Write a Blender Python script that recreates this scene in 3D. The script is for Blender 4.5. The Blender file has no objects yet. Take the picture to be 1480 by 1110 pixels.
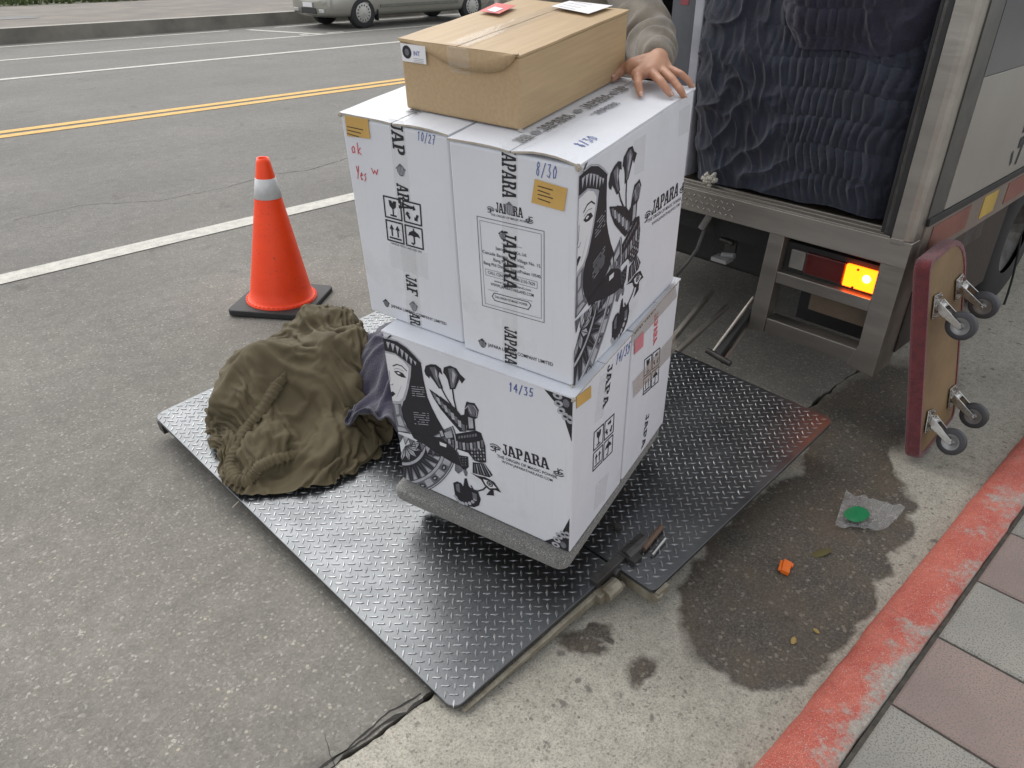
import bpy, bmesh, math, random, time
from mathutils import Vector, Matrix, noise
T0=time.time()
S=bpy.context.scene
C=S.collection
PI=math.pi
rad=math.radians
random.seed(7)

# ---------------------------------------------------------------- camera, sky, sun, exposure
CAMH=1.6
RW=Matrix(((.71622,-.34585,.60571),(-.69787,-.35494,.62252),(0,-.86857,-.49556)))   # camera (right, down, forward) -> world
cam=bpy.data.cameras.new('camera'); cam_o=bpy.data.objects.new('camera',cam); C.objects.link(cam_o)
cam.sensor_width=36; cam.lens=1112/1480*36; cam.clip_start=.05; cam.clip_end=500
r_,d_,f_=RW.col[0],RW.col[1],RW.col[2]
cam_o.matrix_world=Matrix(((r_[0],-d_[0],-f_[0],0),(r_[1],-d_[1],-f_[1],0),(r_[2],-d_[2],-f_[2],CAMH),(0,0,0,1)))
S.camera=cam_o
SUN_EL,SUN_AZ=rad(50),rad(74)          # azimuth of the sun, counter-clockwise from +X
W=bpy.data.worlds.new('World'); S.world=W; W.use_nodes=True
wn=W.node_tree; bg=wn.nodes['Background']
sky=wn.nodes.new('ShaderNodeTexSky'); sky.sky_type='NISHITA'; sky.sun_disc=False
sky.sun_elevation=SUN_EL; sky.sun_rotation=PI/2-SUN_AZ; sky.air_density=1.0; sky.dust_density=1.2; sky.ozone_density=1.0
hs=wn.nodes.new('ShaderNodeHueSaturation'); hs.inputs['Saturation'].default_value=.16; hs.inputs['Value'].default_value=1.0
wn.links.new(sky.outputs[0],hs.inputs['Color']); wn.links.new(hs.outputs[0],bg.inputs[0]); bg.inputs[1].default_value=.15
sl=bpy.data.lights.new('sun','SUN'); sl.energy=1.1; sl.angle=rad(75); sl.color=(1,.96,.9)
so=bpy.data.objects.new('sun',sl); C.objects.link(so)
sd=Vector((math.cos(SUN_EL)*math.cos(SUN_AZ),math.cos(SUN_EL)*math.sin(SUN_AZ),math.sin(SUN_EL)))
so.rotation_euler=(-sd).to_track_quat('-Z','Y').to_euler(); so.location=(0,0,12)
vs_=S.view_settings; vs_.view_transform='Standard'; vs_.look='None'; vs_.gamma=1; vs_.use_curve_mapping=False; vs_.exposure=.93
S.cycles.max_bounces=6

# ---------------------------------------------------------------- helpers
def ray(px,py): return RW@Vector((px-740,py-555,1112))
def gp(px,py,z=0):
    d=ray(px,py); t=(z-CAMH)/d.z; return Vector((d.x*t,d.y*t,z))
def onY(px,py,Y):
    d=ray(px,py); t=Y/d.y; return Vector((d.x*t,Y,CAMH+d.z*t))
def onX(px,py,X):
    d=ray(px,py); t=X/d.x; return Vector((X,d.y*t,CAMH+d.z*t))
def onplane(px,py,P,n):
    d=ray(px,py); c=Vector((0,0,CAMH)); t=(P-c).dot(n)/d.dot(n); return c+d*t

def tag(o,label=None,cat=None,group=None,kind=None):
    if label: o['label']=label
    if cat: o['category']=cat
    if group: o['group']=group
    if kind: o['kind']=kind
    return o
def empty(name,mat=None):
    o=bpy.data.objects.new(name,None); o.empty_display_size=.1; C.objects.link(o)
    if mat is not None: o.matrix_world=mat
    return o
def copy_tree(o,parent=None):
    c=o.copy(); C.objects.link(c)
    if parent is not None: c.parent=parent
    for ch in list(o.children): copy_tree(ch,c)
    return c
class MB:
    def __init__(s): s.v=[];s.f=[];s.m=[]
    def add(s,vs,fs,mi=0,M=None):
        b=len(s.v)
        s.v+= [tuple(M@Vector(p)) for p in vs] if M is not None else [tuple(p) for p in vs]
        for f in fs: s.f.append(tuple(b+i for i in f)); s.m.append(mi)
        return s
    def box(s,x0,x1,y0,y1,z0,z1,mi=0,M=None):
        return s.add([(x0,y0,z0),(x1,y0,z0),(x1,y1,z0),(x0,y1,z0),(x0,y0,z1),(x1,y0,z1),(x1,y1,z1),(x0,y1,z1)],
            [(3,2,1,0),(4,5,6,7),(0,1,5,4),(1,2,6,5),(2,3,7,6),(3,0,4,7)],mi,M)
    def prism(s,pts,z0,z1,mi=0,M=None):
        n=len(pts); vs=[(p[0],p[1],z0) for p in pts]+[(p[0],p[1],z1) for p in pts]
        return s.add(vs,[tuple(range(n-1,-1,-1)),tuple(range(n,2*n))]+[(i,(i+1)%n,n+(i+1)%n,n+i) for i in range(n)],mi,M)
    def cyl(s,p0,p1,r0,r1=None,n=16,mi=0,M=None):
        r1=r0 if r1 is None else r1; return s.tube([p0,p1],[r0,r1],n,mi,M)
    def tube(s,pts,rs,n=10,mi=0,M=None,caps=True):
        pts=[Vector(p) for p in pts]
        if not isinstance(rs,(list,tuple)): rs=[rs]*len(pts)
        vs=[];fs=[];up=None
        for i,p in enumerate(pts):
            t=(pts[min(i+1,len(pts)-1)]-pts[max(i-1,0)]).normalized()
            if up is None: up=Vector((0,0,1)) if abs(t.z)<.9 else Vector((1,0,0))
            a=t.cross(up).normalized(); b=a.cross(t); up=b
            for k in range(n):
                w=2*PI*k/n; vs.append(p+(a*math.cos(w)+b*math.sin(w))*rs[i])
        for i in range(len(pts)-1):
            for k in range(n): fs.append((i*n+k,i*n+(k+1)%n,(i+1)*n+(k+1)%n,(i+1)*n+k))
        if caps: fs+= [tuple(range(n-1,-1,-1)),tuple(range((len(pts)-1)*n,len(pts)*n))]
        return s.add(vs,fs,mi,M)
    def lathe(s,prof,n=32,mi=0,M=None,close=False):
        vs=[(r*math.cos(2*PI*k/n),r*math.sin(2*PI*k/n),z) for r,z in prof for k in range(n)]
        m=len(prof); fs=[(i*n+k,i*n+(k+1)%n,(i+1)*n+(k+1)%n,(i+1)*n+k) for i in range(m-1) for k in range(n)]
        if close: fs+=[((m-1)*n+k,(m-1)*n+(k+1)%n,(k+1)%n,k) for k in range(n)]
        return s.add(vs,fs,mi,M)
    def grid(s,fn,nu,nv,mi=0,M=None):
        vs=[fn(i/(nu-1),j/(nv-1)) for j in range(nv) for i in range(nu)]
        return s.add(vs,[(j*nu+i,j*nu+i+1,(j+1)*nu+i+1,(j+1)*nu+i) for j in range(nv-1) for i in range(nu-1)],mi,M)
    def build(s,name,mats,parent=None,smooth=False,bevel=0,seg=2,sub=0,M=None):
        me=bpy.data.meshes.new(name); me.from_pydata(s.v,[],s.f)
        if not isinstance(mats,(list,tuple)): mats=[mats]
        for m in mats: me.materials.append(m)
        me.polygons.foreach_set('material_index',s.m)
        if smooth: me.polygons.foreach_set('use_smooth',[True]*len(s.f))
        me.update()
        o=bpy.data.objects.new(name,me); C.objects.link(o)
        if parent is not None: o.parent=parent
        if M is not None: o.matrix_local=M
        if bevel:
            b=o.modifiers.new('bevel','BEVEL'); b.width=bevel; b.segments=seg; b.limit_method='ANGLE'; b.angle_limit=rad(40); b.harden_normals=False
        if sub:
            b=o.modifiers.new('sub','SUBSURF'); b.levels=sub; b.render_levels=sub
        return o

def mat(name,col,rough=.6,metal=0.,col2=None,vs=6.,vamt=.25,bump=0.,bs=120.,spec=.5,speck=None,coat=0.,alpha=1.,emit=None,estr=0.,stretch=(1,1,1),rvar=0.,sheen=0.):
    """principled material: two colours mixed by noise, fine relief, optional specks (colour, scale, threshold)"""
    m=bpy.data.materials.new(name); m.use_nodes=True; nt=m.node_tree; N=nt.nodes; L=nt.links; p=N['Principled BSDF']
    p.inputs['Roughness'].default_value=rough; p.inputs['Metallic'].default_value=metal; p.inputs['Specular IOR Level'].default_value=spec
    p.inputs['Coat Weight'].default_value=coat; p.inputs['Alpha'].default_value=alpha
    if sheen: p.inputs['Sheen Weight'].default_value=sheen; p.inputs['Sheen Roughness'].default_value=.5
    tc=N.new('ShaderNodeTexCoord'); mp=N.new('ShaderNodeMapping'); mp.inputs['Scale'].default_value=stretch; L.new(tc.outputs['Object'],mp.inputs[0])
    nz=N.new('ShaderNodeTexNoise'); nz.inputs['Scale'].default_value=vs; nz.inputs['Detail'].default_value=6; nz.inputs['Roughness'].default_value=.62; L.new(mp.outputs[0],nz.inputs['Vector'])
    if col2 is None: col2=tuple(c*(1-vamt) for c in col)
    rp=N.new('ShaderNodeValToRGB'); rp.color_ramp.elements[0].position=.35; rp.color_ramp.elements[1].position=.65
    rp.color_ramp.elements[0].color=(*col2,1); rp.color_ramp.elements[1].color=(*col,1); L.new(nz.outputs['Fac'],rp.inputs[0])
    out=rp.outputs[0]
    if speck:
        sc,scale,th=speck
        vo=N.new('ShaderNodeTexNoise'); vo.inputs['Scale'].default_value=scale; vo.inputs['Detail'].default_value=2; L.new(tc.outputs['Object'],vo.inputs['Vector'])
        r2=N.new('ShaderNodeValToRGB'); r2.color_ramp.elements[0].position=th; r2.color_ramp.elements[1].position=min(.99,th+.06)
        L.new(vo.outputs['Fac'],r2.inputs[0]); mx=N.new('ShaderNodeMix'); mx.data_type='RGBA'; L.new(r2.outputs[0],mx.inputs[0]); L.new(out,mx.inputs[6]); mx.inputs[7].default_value=(*sc,1); out=mx.outputs[2]
    L.new(out,p.inputs['Base Color'])
    if rvar:
        mr=N.new('ShaderNodeMapRange'); mr.inputs[1].default_value=.3; mr.inputs[2].default_value=.7; mr.inputs[3].default_value=max(0,rough-rvar); mr.inputs[4].default_value=min(1,rough+rvar)
        n3=N.new('ShaderNodeTexNoise'); n3.inputs['Scale'].default_value=vs*1.7; n3.inputs['Detail'].default_value=5; L.new(mp.outputs[0],n3.inputs['Vector']); L.new(n3.outputs['Fac'],mr.inputs[0]); L.new(mr.outputs[0],p.inputs['Roughness'])
    if bump:
        bn=N.new('ShaderNodeTexNoise'); bn.inputs['Scale'].default_value=bs; bn.inputs['Detail'].default_value=3; L.new(mp.outputs[0],bn.inputs['Vector'])
        bp=N.new('ShaderNodeBump'); bp.inputs['Strength'].default_value=min(1,bump); bp.inputs['Distance'].default_value=.004; L.new(bn.outputs['Fac'],bp.inputs['Height']); L.new(bp.outputs[0],p.inputs['Normal'])
    if emit: p.inputs['Emission Color'].default_value=(*emit,1); p.inputs['Emission Strength'].default_value=estr
    return m

class NB:
    """tiny node builder"""
    def __init__(s,name):
        s.m=bpy.data.materials.new(name); s.m.use_nodes=True; s.nt=s.m.node_tree; s.N=s.nt.nodes; s.L=s.nt.links; s.p=s.N['Principled BSDF']
        s.tc=s.N.new('ShaderNodeTexCoord').outputs['Object']
    def val(s,sock,x):
        if hasattr(x,'is_output'): s.L.new(x,sock)
        else: sock.default_value=x
    def noise(s,scale,detail=4,vec=None,rough=.55,dist=0):
        n=s.N.new('ShaderNodeTexNoise'); n.inputs['Scale'].default_value=scale; n.inputs['Detail'].default_value=detail; n.inputs['Roughness'].default_value=rough; n.inputs['Distortion'].default_value=dist
        s.L.new(vec or s.tc,n.inputs['Vector']); return n.outputs['Fac']
    def voro(s,scale,out='Distance',feat='F1',vec=None):
        n=s.N.new('ShaderNodeTexVoronoi'); n.feature=feat; n.inputs['Scale'].default_value=scale; s.L.new(vec or s.tc,n.inputs['Vector']); return n.outputs[out]
    def ramp(s,x,stops):
        n=s.N.new('ShaderNodeValToRGB'); e=n.color_ramp.elements
        while len(e)<len(stops): e.new(.5)
        for k,(pos,c) in enumerate(stops):
            e[k].position=pos; e[k].color=(c,c,c,1) if not isinstance(c,tuple) else (*c,1)
        s.L.new(x,n.inputs[0]); return n.outputs[0]
    def mix(s,f,a,b,mode='MIX'):
        n=s.N.new('ShaderNodeMix'); n.data_type='RGBA'; n.blend_type=mode
        s.val(n.inputs[0],f)
        for k,x in ((6,a),(7,b)):
            if isinstance(x,tuple): n.inputs[k].default_value=(*x,1)
            else: s.L.new(x,n.inputs[k])
        return n.outputs[2]
    def math(s,op,a,b=0.,c=None):
        n=s.N.new('ShaderNodeMath'); n.operation=op; s.val(n.inputs[0],a); s.val(n.inputs[1],b)
        if c is not None: s.val(n.inputs[2],c)
        return n.outputs[0]
    def vmath(s,op,a,b):
        n=s.N.new('ShaderNodeVectorMath'); n.operation=op
        for k,x in ((0,a),(1,b)):
            if isinstance(x,(tuple,Vector)): n.inputs[k].default_value=x
            else: s.L.new(x,n.inputs[k])
        return n.outputs[1] if op=='LENGTH' else n.outputs[0]
    def sep(s,v=None):
        n=s.N.new('ShaderNodeSeparateXYZ'); s.L.new(v or s.tc,n.inputs[0]); return n.outputs
    def warp(s,scale,amt,detail=3):
        n=s.N.new('ShaderNodeTexNoise'); n.inputs['Scale'].default_value=scale; n.inputs['Detail'].default_value=detail; s.L.new(s.tc,n.inputs['Vector'])
        a=s.vmath('SUBTRACT',n.outputs['Color'],(.5,.5,.5)); a=s.vmath('MULTIPLY',a,(amt,amt,0)); return s.vmath('ADD',s.tc,a)
    def blob(s,vec,cx,cy,rx,ry,soft=.12,ang=0):
        """1 inside a warped ellipse, 0 outside"""
        mp=s.N.new('ShaderNodeMapping'); mp.vector_type='TEXTURE'; mp.inputs['Location'].default_value=(cx,cy,0); mp.inputs['Rotation'].default_value=(0,0,ang); mp.inputs['Scale'].default_value=(rx,ry,1e6)
        s.L.new(vec,mp.inputs[0]); l=s.N.new('ShaderNodeVectorMath'); l.operation='LENGTH'; s.L.new(mp.outputs[0],l.inputs[0])
        mr=s.N.new('ShaderNodeMapRange'); mr.inputs[1].default_value=1+soft; mr.inputs[2].default_value=1-soft; mr.inputs[3].default_value=0; mr.inputs[4].default_value=1
        s.L.new(l.outputs['Value'],mr.inputs[0]); return mr.outputs[0]
    def bump(s,h,strength,dist=.004):
        n=s.N.new('ShaderNodeBump'); n.inputs['Strength'].default_value=strength; n.inputs['Distance'].default_value=dist; s.L.new(h,n.inputs['Height']); s.L.new(n.outputs[0],s.p.inputs['Normal'])
    def base(s,c): s.L.new(c,s.p.inputs['Base Color'])

# ---------------------------------------------------------------- ground materials
def asphalt_mat(name,tone,near_tone):
    b=NB(name)
    g=b.sep(b.voro(150,'Color'))[0]; g2=b.sep(b.voro(75,'Color'))[1]
    stone=b.ramp(g,[(0,.80),(.6,.96),(.88,1.06),(.965,1.28),(.995,1.7)])
    stone=b.mix(b.math('MULTIPLY',b.ramp(g2,[(.972,0.),(.985,1.)]),b.ramp(b.voro(75,'Distance'),[(.28,1.),(.42,0.)])),stone,(1.8,1.72,1.58))
    big=b.ramp(b.noise(.8,5),[(.3,.86),(.7,1.1)])
    mid=b.ramp(b.noise(11,6,rough=.65),[(.3,.86),(.7,1.12)])
    fine=b.ramp(b.noise(420,3),[(.3,.72),(.7,1.25)])
    c=b.mix(1.,stone,big,'MULTIPLY'); c=b.mix(1.,c,mid,'MULTIPLY'); c=b.mix(1.,c,fine,'MULTIPLY')
    near_mix=b.math('ADD',b.math('MULTIPLY',b.sep()[1],-.2),b.math('MULTIPLY',b.noise(.7,4),1.1)); c=b.mix(1.,c,b.mix(b.ramp(b.math('ADD',near_mix,.55),[(.0,0.),(.7,1.)]),tone,near_tone),'MULTIPLY')  # second tone takes over towards the near side, broken up by noise
    # tyre-polished lanes and oil drips with shapes of their own
    mp=b.N.new('ShaderNodeMapping'); mp.inputs['Scale'].default_value=(.10,1.5,1); b.L.new(b.tc,mp.inputs[0])
    c=b.mix(b.ramp(b.noise(1.,5,vec=mp.outputs[0]),[(.45,0.),(.7,.35)]),c,tuple(t*.72 for t in tone))
    spots=b.ramp(b.noise(3.1,4,dist=.6),[(.64,0.),(.72,1.)])
    c=b.mix(b.math('MULTIPLY',spots,.35),c,(.05,.047,.042))
    b.base(c); b.p.inputs['Roughness'].default_value=.86; b.p.inputs['Specular IOR Level'].default_value=.3
    h=b.math('ADD',b.math('MULTIPLY',b.voro(150,'Distance'),-.7),b.math('MULTIPLY',b.noise(420,3),.7)); b.bump(h,.38,.003)
    return b.m
asphalt=asphalt_mat('asphalt',(.165,.158,.144),(.205,.193,.168))
asphalt_far=asphalt_mat('asphalt_far',(.160,.154,.140),(.160,.154,.140))

def concrete_mat():
    b=NB('apron_concrete')
    base=b.ramp(b.noise(2.2,6),[(.3,(.31,.29,.24)),(.7,(.42,.395,.33))])
    fine=b.ramp(b.noise(230,3),[(.3,.62),(.5,1.),(.75,1.25)])
    c=b.mix(1.,base,fine,'MULTIPLY')
    peb=b.sep(b.voro(170,'Color'))[0]; c=b.mix(b.ramp(peb,[(.93,0.),(.99,.6)]),c,(.13,.12,.105)); c=b.mix(1.,c,b.ramp(b.noise(26,6,rough=.7),[(.3,.82),(.7,1.12)]),'MULTIPLY')
    # dark drips
    wv=b.warp(9,.10); dr=b.ramp(b.voro(13,'Distance',vec=wv),[(.10,1.),(.17,0.)]); dr=b.math('MULTIPLY',dr,b.ramp(b.noise(2.3,2),[(.44,0.),(.52,.8)])); dr=b.math('MAXIMUM',dr,b.math('MULTIPLY',b.ramp(b.voro(36,'Distance',vec=b.warp(30,.03)),[(.13,1.),(.2,0.)]),b.ramp(b.noise(4.1,3),[(.48,0.),(.56,.75)])))
    c=b.mix(dr,c,(.13,.12,.105))
    # the wet, gritty patch and two small ones
    w=b.warp(6.5,.19,8)
    m=b.blob(w,1.90,.66,.60,.23,.035); m=b.math('MAXIMUM',m,b.blob(w,1.56,.60,.25,.19,.04)); m=b.math('MAXIMUM',m,b.blob(w,2.35,.74,.34,.15,.05,.15)); m=b.math('MAXIMUM',m,b.blob(w,2.9,.86,.5,.2,.2))
    for px,py,r in((905,966,.05),(838,940,.055),(862,918,.03)):
        q=gp(px,py); m=b.math('MAXIMUM',m,b.blob(w,q.x+.02,q.y,r,r*.8,.2))
    grit=b.mix(b.ramp(b.noise(150,5,rough=.75),[(.44,0.),(.68,1.)]),(.028,.025,.021),(.15,.13,.105)); grit=b.mix(b.ramp(b.sep(b.voro(120,'Color'))[0],[(.93,0.),(.97,.7)]),grit,(.26,.23,.19))
    grit=b.mix(b.ramp(b.noise(7,4),[(.35,0.),(.7,1.)]),grit,b.mix(.55,grit,(.11,.078,.050)))
    m=b.math('MULTIPLY',m,.93)
    c=b.mix(m,c,grit)
    b.base(c)
    r=b.math('SUBTRACT',.86,b.math('MULTIPLY',m,.34)); b.L.new(r,b.p.inputs['Roughness']); b.p.inputs['Specular IOR Level'].default_value=.35
    b.bump(b.math('ADD',b.noise(240,3),b.math('MULTIPLY',b.noise(40,3),.6)),.45,.004)
    return b.m
concrete=concrete_mat()

def kerb_mat():
    b=NB('kerb_red_paint'); s=b.sep()
    red=b.ramp(b.noise(9,7,rough=.7),[(.3,(.40,.065,.042)),(.7,(.54,.145,.10))])
    red=b.mix(b.ramp(b.noise(60,4),[(.58,0.),(.72,.5)]),red,(.25,.09,.07))
    bare=b.ramp(b.noise(120,4),[(.3,(.26,.235,.2)),(.7,(.40,.37,.32))])
    wear=b.math('ADD',b.noise(6.5,7,rough=.68),b.math('MULTIPLY',b.math('SUBTRACT',.318,s[1]),1.2))
    wear=b.math('ADD',wear,b.math('MULTIPLY',b.math('SUBTRACT',b.noise(70,5,rough=.7),.5),.35))
    m=b.ramp(wear,[(.53,0.),(.66,1.)])
    c=b.mix(m,red,bare); c=b.mix(b.ramp(b.noise(420,2),[(.58,0.),(.66,.8)]),c,(.56,.42,.37)); c=b.mix(1.,c,b.ramp(b.noise(160,5,rough=.7),[(.3,.78),(.7,1.15)]),'MULTIPLY')
    c=b.mix(b.ramp(b.noise(3.4,4),[(.56,0.),(.7,.35)]),c,(.12,.08,.07))
    b.base(c); b.p.inputs['Roughness'].default_value=.75; b.bump(b.math('ADD',b.noise(130,4),b.math('MULTIPLY',b.noise(22,3),1.2)),.6,.006); return b.m
def paver_mat(name,a,c2):
    return mat(name,a,.85,col2=c2,vs=3.,bump=.6,bs=200,speck=((.16,.152,.138),240,.54))
paint_white=mat('road_paint_white',(.50,.485,.43),.7,col2=(.36,.35,.31),vs=14,bump=.3,bs=200,speck=((.17,.165,.155),130,.63))
paint_yellow=mat('road_paint_yellow',(.62,.36,.05),.7,col2=(.48,.27,.04),vs=10,bump=.3,bs=200,speck=((.16,.12,.07),110,.62))
dirt=mat('joint_dirt',(.035,.032,.028),.95,bump=.5,bs=150)

# ---------------------------------------------------------------- the setting
def sheet(name,x0,x1,y0,y1,z,m,kind='structure'):
    return tag(MB().add([(x0,y0,z),(x1,y0,z),(x1,y1,z),(x0,y1,z)],[(0,1,2,3)]).build(name,m),kind=kind)
sheet('ground',-150,250,-150,250,-.05,dirt)
EDGE=1.05
def edge_y(x,k=0):   # ragged seam between asphalt and the concrete apron
    return EDGE+.016*noise.noise(Vector((x*9,k*5.3,0)))+.009*noise.noise(Vector((x*31,k*3.1,4)))
# asphalt road, ending in a broken edge
mb=MB(); xs=[-8+.5*i for i in range(13)]+[-1.99+.012*i for i in range(500)]+[4.02+.6*i for i in range(30)]
n=len(xs); vs=[(x,edge_y(x,1)+.004,0) for x in xs]+[(x,edge_y(x,1)+.010,-.04) for x in xs]+[(x,11.,0) for x in xs]
fs=[(i,i+1,2*n+i+1,2*n+i) for i in range(n-1)]+[(n+i,n+i+1,i+1,i) for i in range(n-1)]
tag(mb.add(vs,fs).build('road',asphalt),kind='structure')
sheet('road_far_lane',-150,250,11.,17.75,0,asphalt_far)
sheet('road_beyond',-150,-8,EDGE,11,-.001,asphalt); sheet('road_beyond',22,250,EDGE,11,-.001,asphalt)
# apron slab
mb=MB(); vs=[(x,.36,-.002) for x in xs]+[(x,edge_y(x,2)-.004,-.002) for x in xs]+[(x,edge_y(x,2)-.002,-.04) for x in xs]
fs=[(i,i+1,n+i+1,n+i) for i in range(n-1)]+[(n+i,n+i+1,2*n+i+1,2*n+i) for i in range(n-1)]
tag(mb.add(vs,fs).build('gutter_apron',concrete),kind='structure')
# hairline cracks in the asphalt next to the seam (thin open gaps, drawn as narrow dark strips 1 mm proud)
def crack(name,pts,w,seed):
    mb=MB(); P=[]
    for k in range(len(pts)-1):
        a,b=Vector(pts[k]),Vector(pts[k+1]); m=max(2,int((b-a).length/.012))
        for i in range(m): P.append(a.lerp(b,i/m))
    vs=[];fs=[]
    for i,p in enumerate(P):
        t=(P[min(i+1,len(P)-1)]-P[max(0,i-1)]).normalized(); nn=Vector((-t.y,t.x,0))
        q=p+nn*(.014*noise.noise(Vector((i*.13,seed,0)))+.006*noise.noise(Vector((i*.5,seed,3)))); ww=w*(.35+.9*abs(noise.noise(Vector((i*.21,seed,7)))))
        vs+= [q+nn*ww,q-nn*ww]
    fs=[(2*i,2*i+1,2*i+3,2*i+2) for i in range(len(P)-1)]
    return tag(mb.add([(v.x,v.y,.0012) for v in vs],fs).build(name,dirt),kind='structure')
crack('road_crack',[gp(480,1100),gp(520,1065),gp(566,1030),gp(612,996)],.004,2)
crack('road_crack',[gp(455,1118),gp(500,1088),gp(545,1052),gp(618,1006)],.006,5)
crack('road_crack',[gp(470,1060),gp(478,1090),gp(490,1115)],.0012,9)
crack('road_crack',[gp(330,270),gp(392,252),gp(445,246),gp(505,228)],.006,12)
crack('road_crack',[gp(20,318),gp(120,296),gp(230,290),gp(330,270)],.004,15)
# markings
def marking(name,x0,x1,y0,y1,m,z=.004):
    return sheet(name,x0,x1,y0,y1,z,m)
marking('white_lane_line',-30,60,4.725,4.885,paint_white)
marking('yellow_centre_line',-30,90,8.80,8.94,paint_yellow); marking('yellow_centre_line',-30,90,9.03,9.17,paint_yellow)
marking('white_lane_line',-30,120,12.86,13.00,paint_white)
marking('white_parking_line',-30,120,15.12,15.24,paint_white)
marking('white_parking_line',-30,8.3,17.2,17.31,paint_white); marking('white_parking_line',9.4,120,17.2,17.31,paint_white)
tag(MB().add([(9.25,15.24,.004),(9.40,15.24,.004),(8.78,17.2,.004),(8.63,17.2,.004)],[(0,1,2,3)]).build('white_parking_line',paint_white),kind='structure')
marking('white_parking_line',8.95,9.15,15.36,15.5,paint_white); marking('white_parking_line',9.55,9.95,15.3,15.42,paint_white)
# near kerb: bevelled, painted red
kerbm=kerb_mat(); mb=MB(); KX=[-3+.03*i for i in range(300)]+[6.05+.8*i for i in range(14)]
prof=[(.389,-.03),(.387,.0),(.381,.035),(.366,.058),(.34,.066),(.29,.068),(.250,.068),(.247,.05),(.247,-.03)]
vs=[];
for x in KX:
    for (y,z) in prof:
        w=.004*noise.noise(Vector((x*5,y*20,z*20)))+.003*noise.noise(Vector((x*17,y*40,2))); vs.append((x,y+w,z+(w*.6 if z>.03 else 0)))
m_=len(prof); fs=[(i*m_+k,i*m_+k+1,(i+1)*m_+k+1,(i+1)*m_+k) for i in range(len(KX)-1) for k in range(m_-1)]
tag(mb.add(vs,fs).build('kerb',kerbm,smooth=True),kind='structure')
# pavement bed with pavers
bed=tag(sheet('pavement',-6,18,-8,.246,.057,mat('joint_grit',(.10,.09,.075),.95,col2=(.05,.046,.04),vs=40,bump=.6,bs=150)),kind='structure')
pv_grey=[paver_mat('paver_grey',(.30,.285,.25),(.235,.225,.20)),paver_mat('paver_grey_b',(.265,.25,.22),(.21,.2,.178))]
pv_pink=[paver_mat('paver_pink',(.275,.20,.175),(.22,.165,.145)),paver_mat('paver_pink_b',(.30,.22,.19),(.235,.175,.155))]
PP=.2868; pmesh={}
def paver_mesh(mm,key):
    if key not in pmesh:
        mb=MB(); h=PP/2-.0035; r=.006
        mb.add([(-h,-h,-.03),(h,-h,-.03),(h,h,-.03),(-h,h,-.03),(-h,-h,-.005),(h,-h,-.005),(h,h,-.005),(-h,h,-.005),(-h+r,-h+r,0),(h-r,-h+r,0),(h-r,h-r,0),(-h+r,h-r,0)],
          [(8,9,10,11),(4,5,9,8),(5,6,10,9),(6,7,11,10),(7,4,8,11),(0,1,5,4),(1,2,6,5),(2,3,7,6),(3,0,4,7)])
        o=mb.build('paver',mm); pmesh[key]=o.data; bpy.data.objects.remove(o)
    return pmesh[key]
for i in range(-6,18):
    for j in range(4):
        pink=((i+j)%2==0); mm=(pv_pink if pink else pv_grey)[random.random()<.4]
        o=bpy.data.objects.new('paver',paver_mesh(mm,mm.name)); C.objects.link(o); o.parent=bed
        o.location=(1.465+PP*(i+.5),.238-PP*(j+.5),.066+random.uniform(-.002,.002)); o.rotation_euler=(random.uniform(-.006,.006),random.uniform(-.006,.006),random.choice((0,PI/2,PI,-PI/2)))
sheet('pavement_beyond',-6,18,-30,.238-PP*4,.062,pv_grey[0])
# far side of the street: kerb, pavement, planted strip
farconc=mat('far_kerb_stone',(.21,.195,.165),.9,col2=(.11,.105,.09),vs=1.2,bump=.3,bs=40)
fark_top=mat('far_kerb_top',(.33,.31,.27),.9,vs=2.)
mb=MB(); mb.add([(-150,17.75,0),(250,17.75,0),(250,17.80,.26),(-150,17.80,.26)],[(0,1,2,3)]); mb.add([(-150,17.80,.26),(250,17.80,.26),(250,18.02,.262),(-150,18.02,.262)],[(0,1,2,3)],1)
tag(mb.build('far_kerb',[farconc,fark_top]),kind='structure')
b=NB('far_pavement_brick'); br=b.N.new('ShaderNodeTexBrick'); br.inputs['Scale'].default_value=2.6; br.inputs['Color1'].default_value=(.17,.145,.12,1); br.inputs['Color2'].default_value=(.145,.125,.105,1); br.inputs['Mortar'].default_value=(.10,.09,.075,1); br.inputs['Mortar Size'].default_value=.015
b.L.new(b.tc,br.inputs['Vector']); b.base(b.mix(1.,br.outputs['Color'],b.ramp(b.noise(1.4,5),[(.3,.75),(.7,1.2)]),'MULTIPLY')); b.p.inputs['Roughness'].default_value=.9
sheet('far_pavement',-150,250,18.02,60,.262,b.m)
MB_=MB(); MB_.box(4.6,5.4,19.9,20.7,.255,.268); tag(MB_.build('manhole_cover',mat('manhole_iron',(.06,.06,.057),.7,bump=.4,bs=60)),'dark square service cover set in the far pavement','manhole cover')

# ---------------------------------------------------------------- common materials
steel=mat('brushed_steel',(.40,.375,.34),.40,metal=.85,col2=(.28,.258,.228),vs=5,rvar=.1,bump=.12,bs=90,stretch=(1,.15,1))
steel_dark=mat('worn_dark_steel',(.10,.098,.095),.5,metal=.7,col2=(.06,.055,.05),vs=14,bump=.3,bs=80)
galv=mat('galvanised_edge',(.30,.275,.215),.5,metal=.4,col2=(.15,.13,.09),vs=18,bump=.35,bs=70)
rubber=mat('black_rubber',(.02,.02,.021),.7,bump=.2,bs=120)
tyre=mat('tyre_rubber',(.025,.025,.026),.85,bump=.3,bs=60)
blackp=mat('black_plastic',(.012,.012,.013),.5)
chrome=mat('zinc_plated',(.55,.54,.52),.28,metal=1.,vs=20,rvar=.08)

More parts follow.
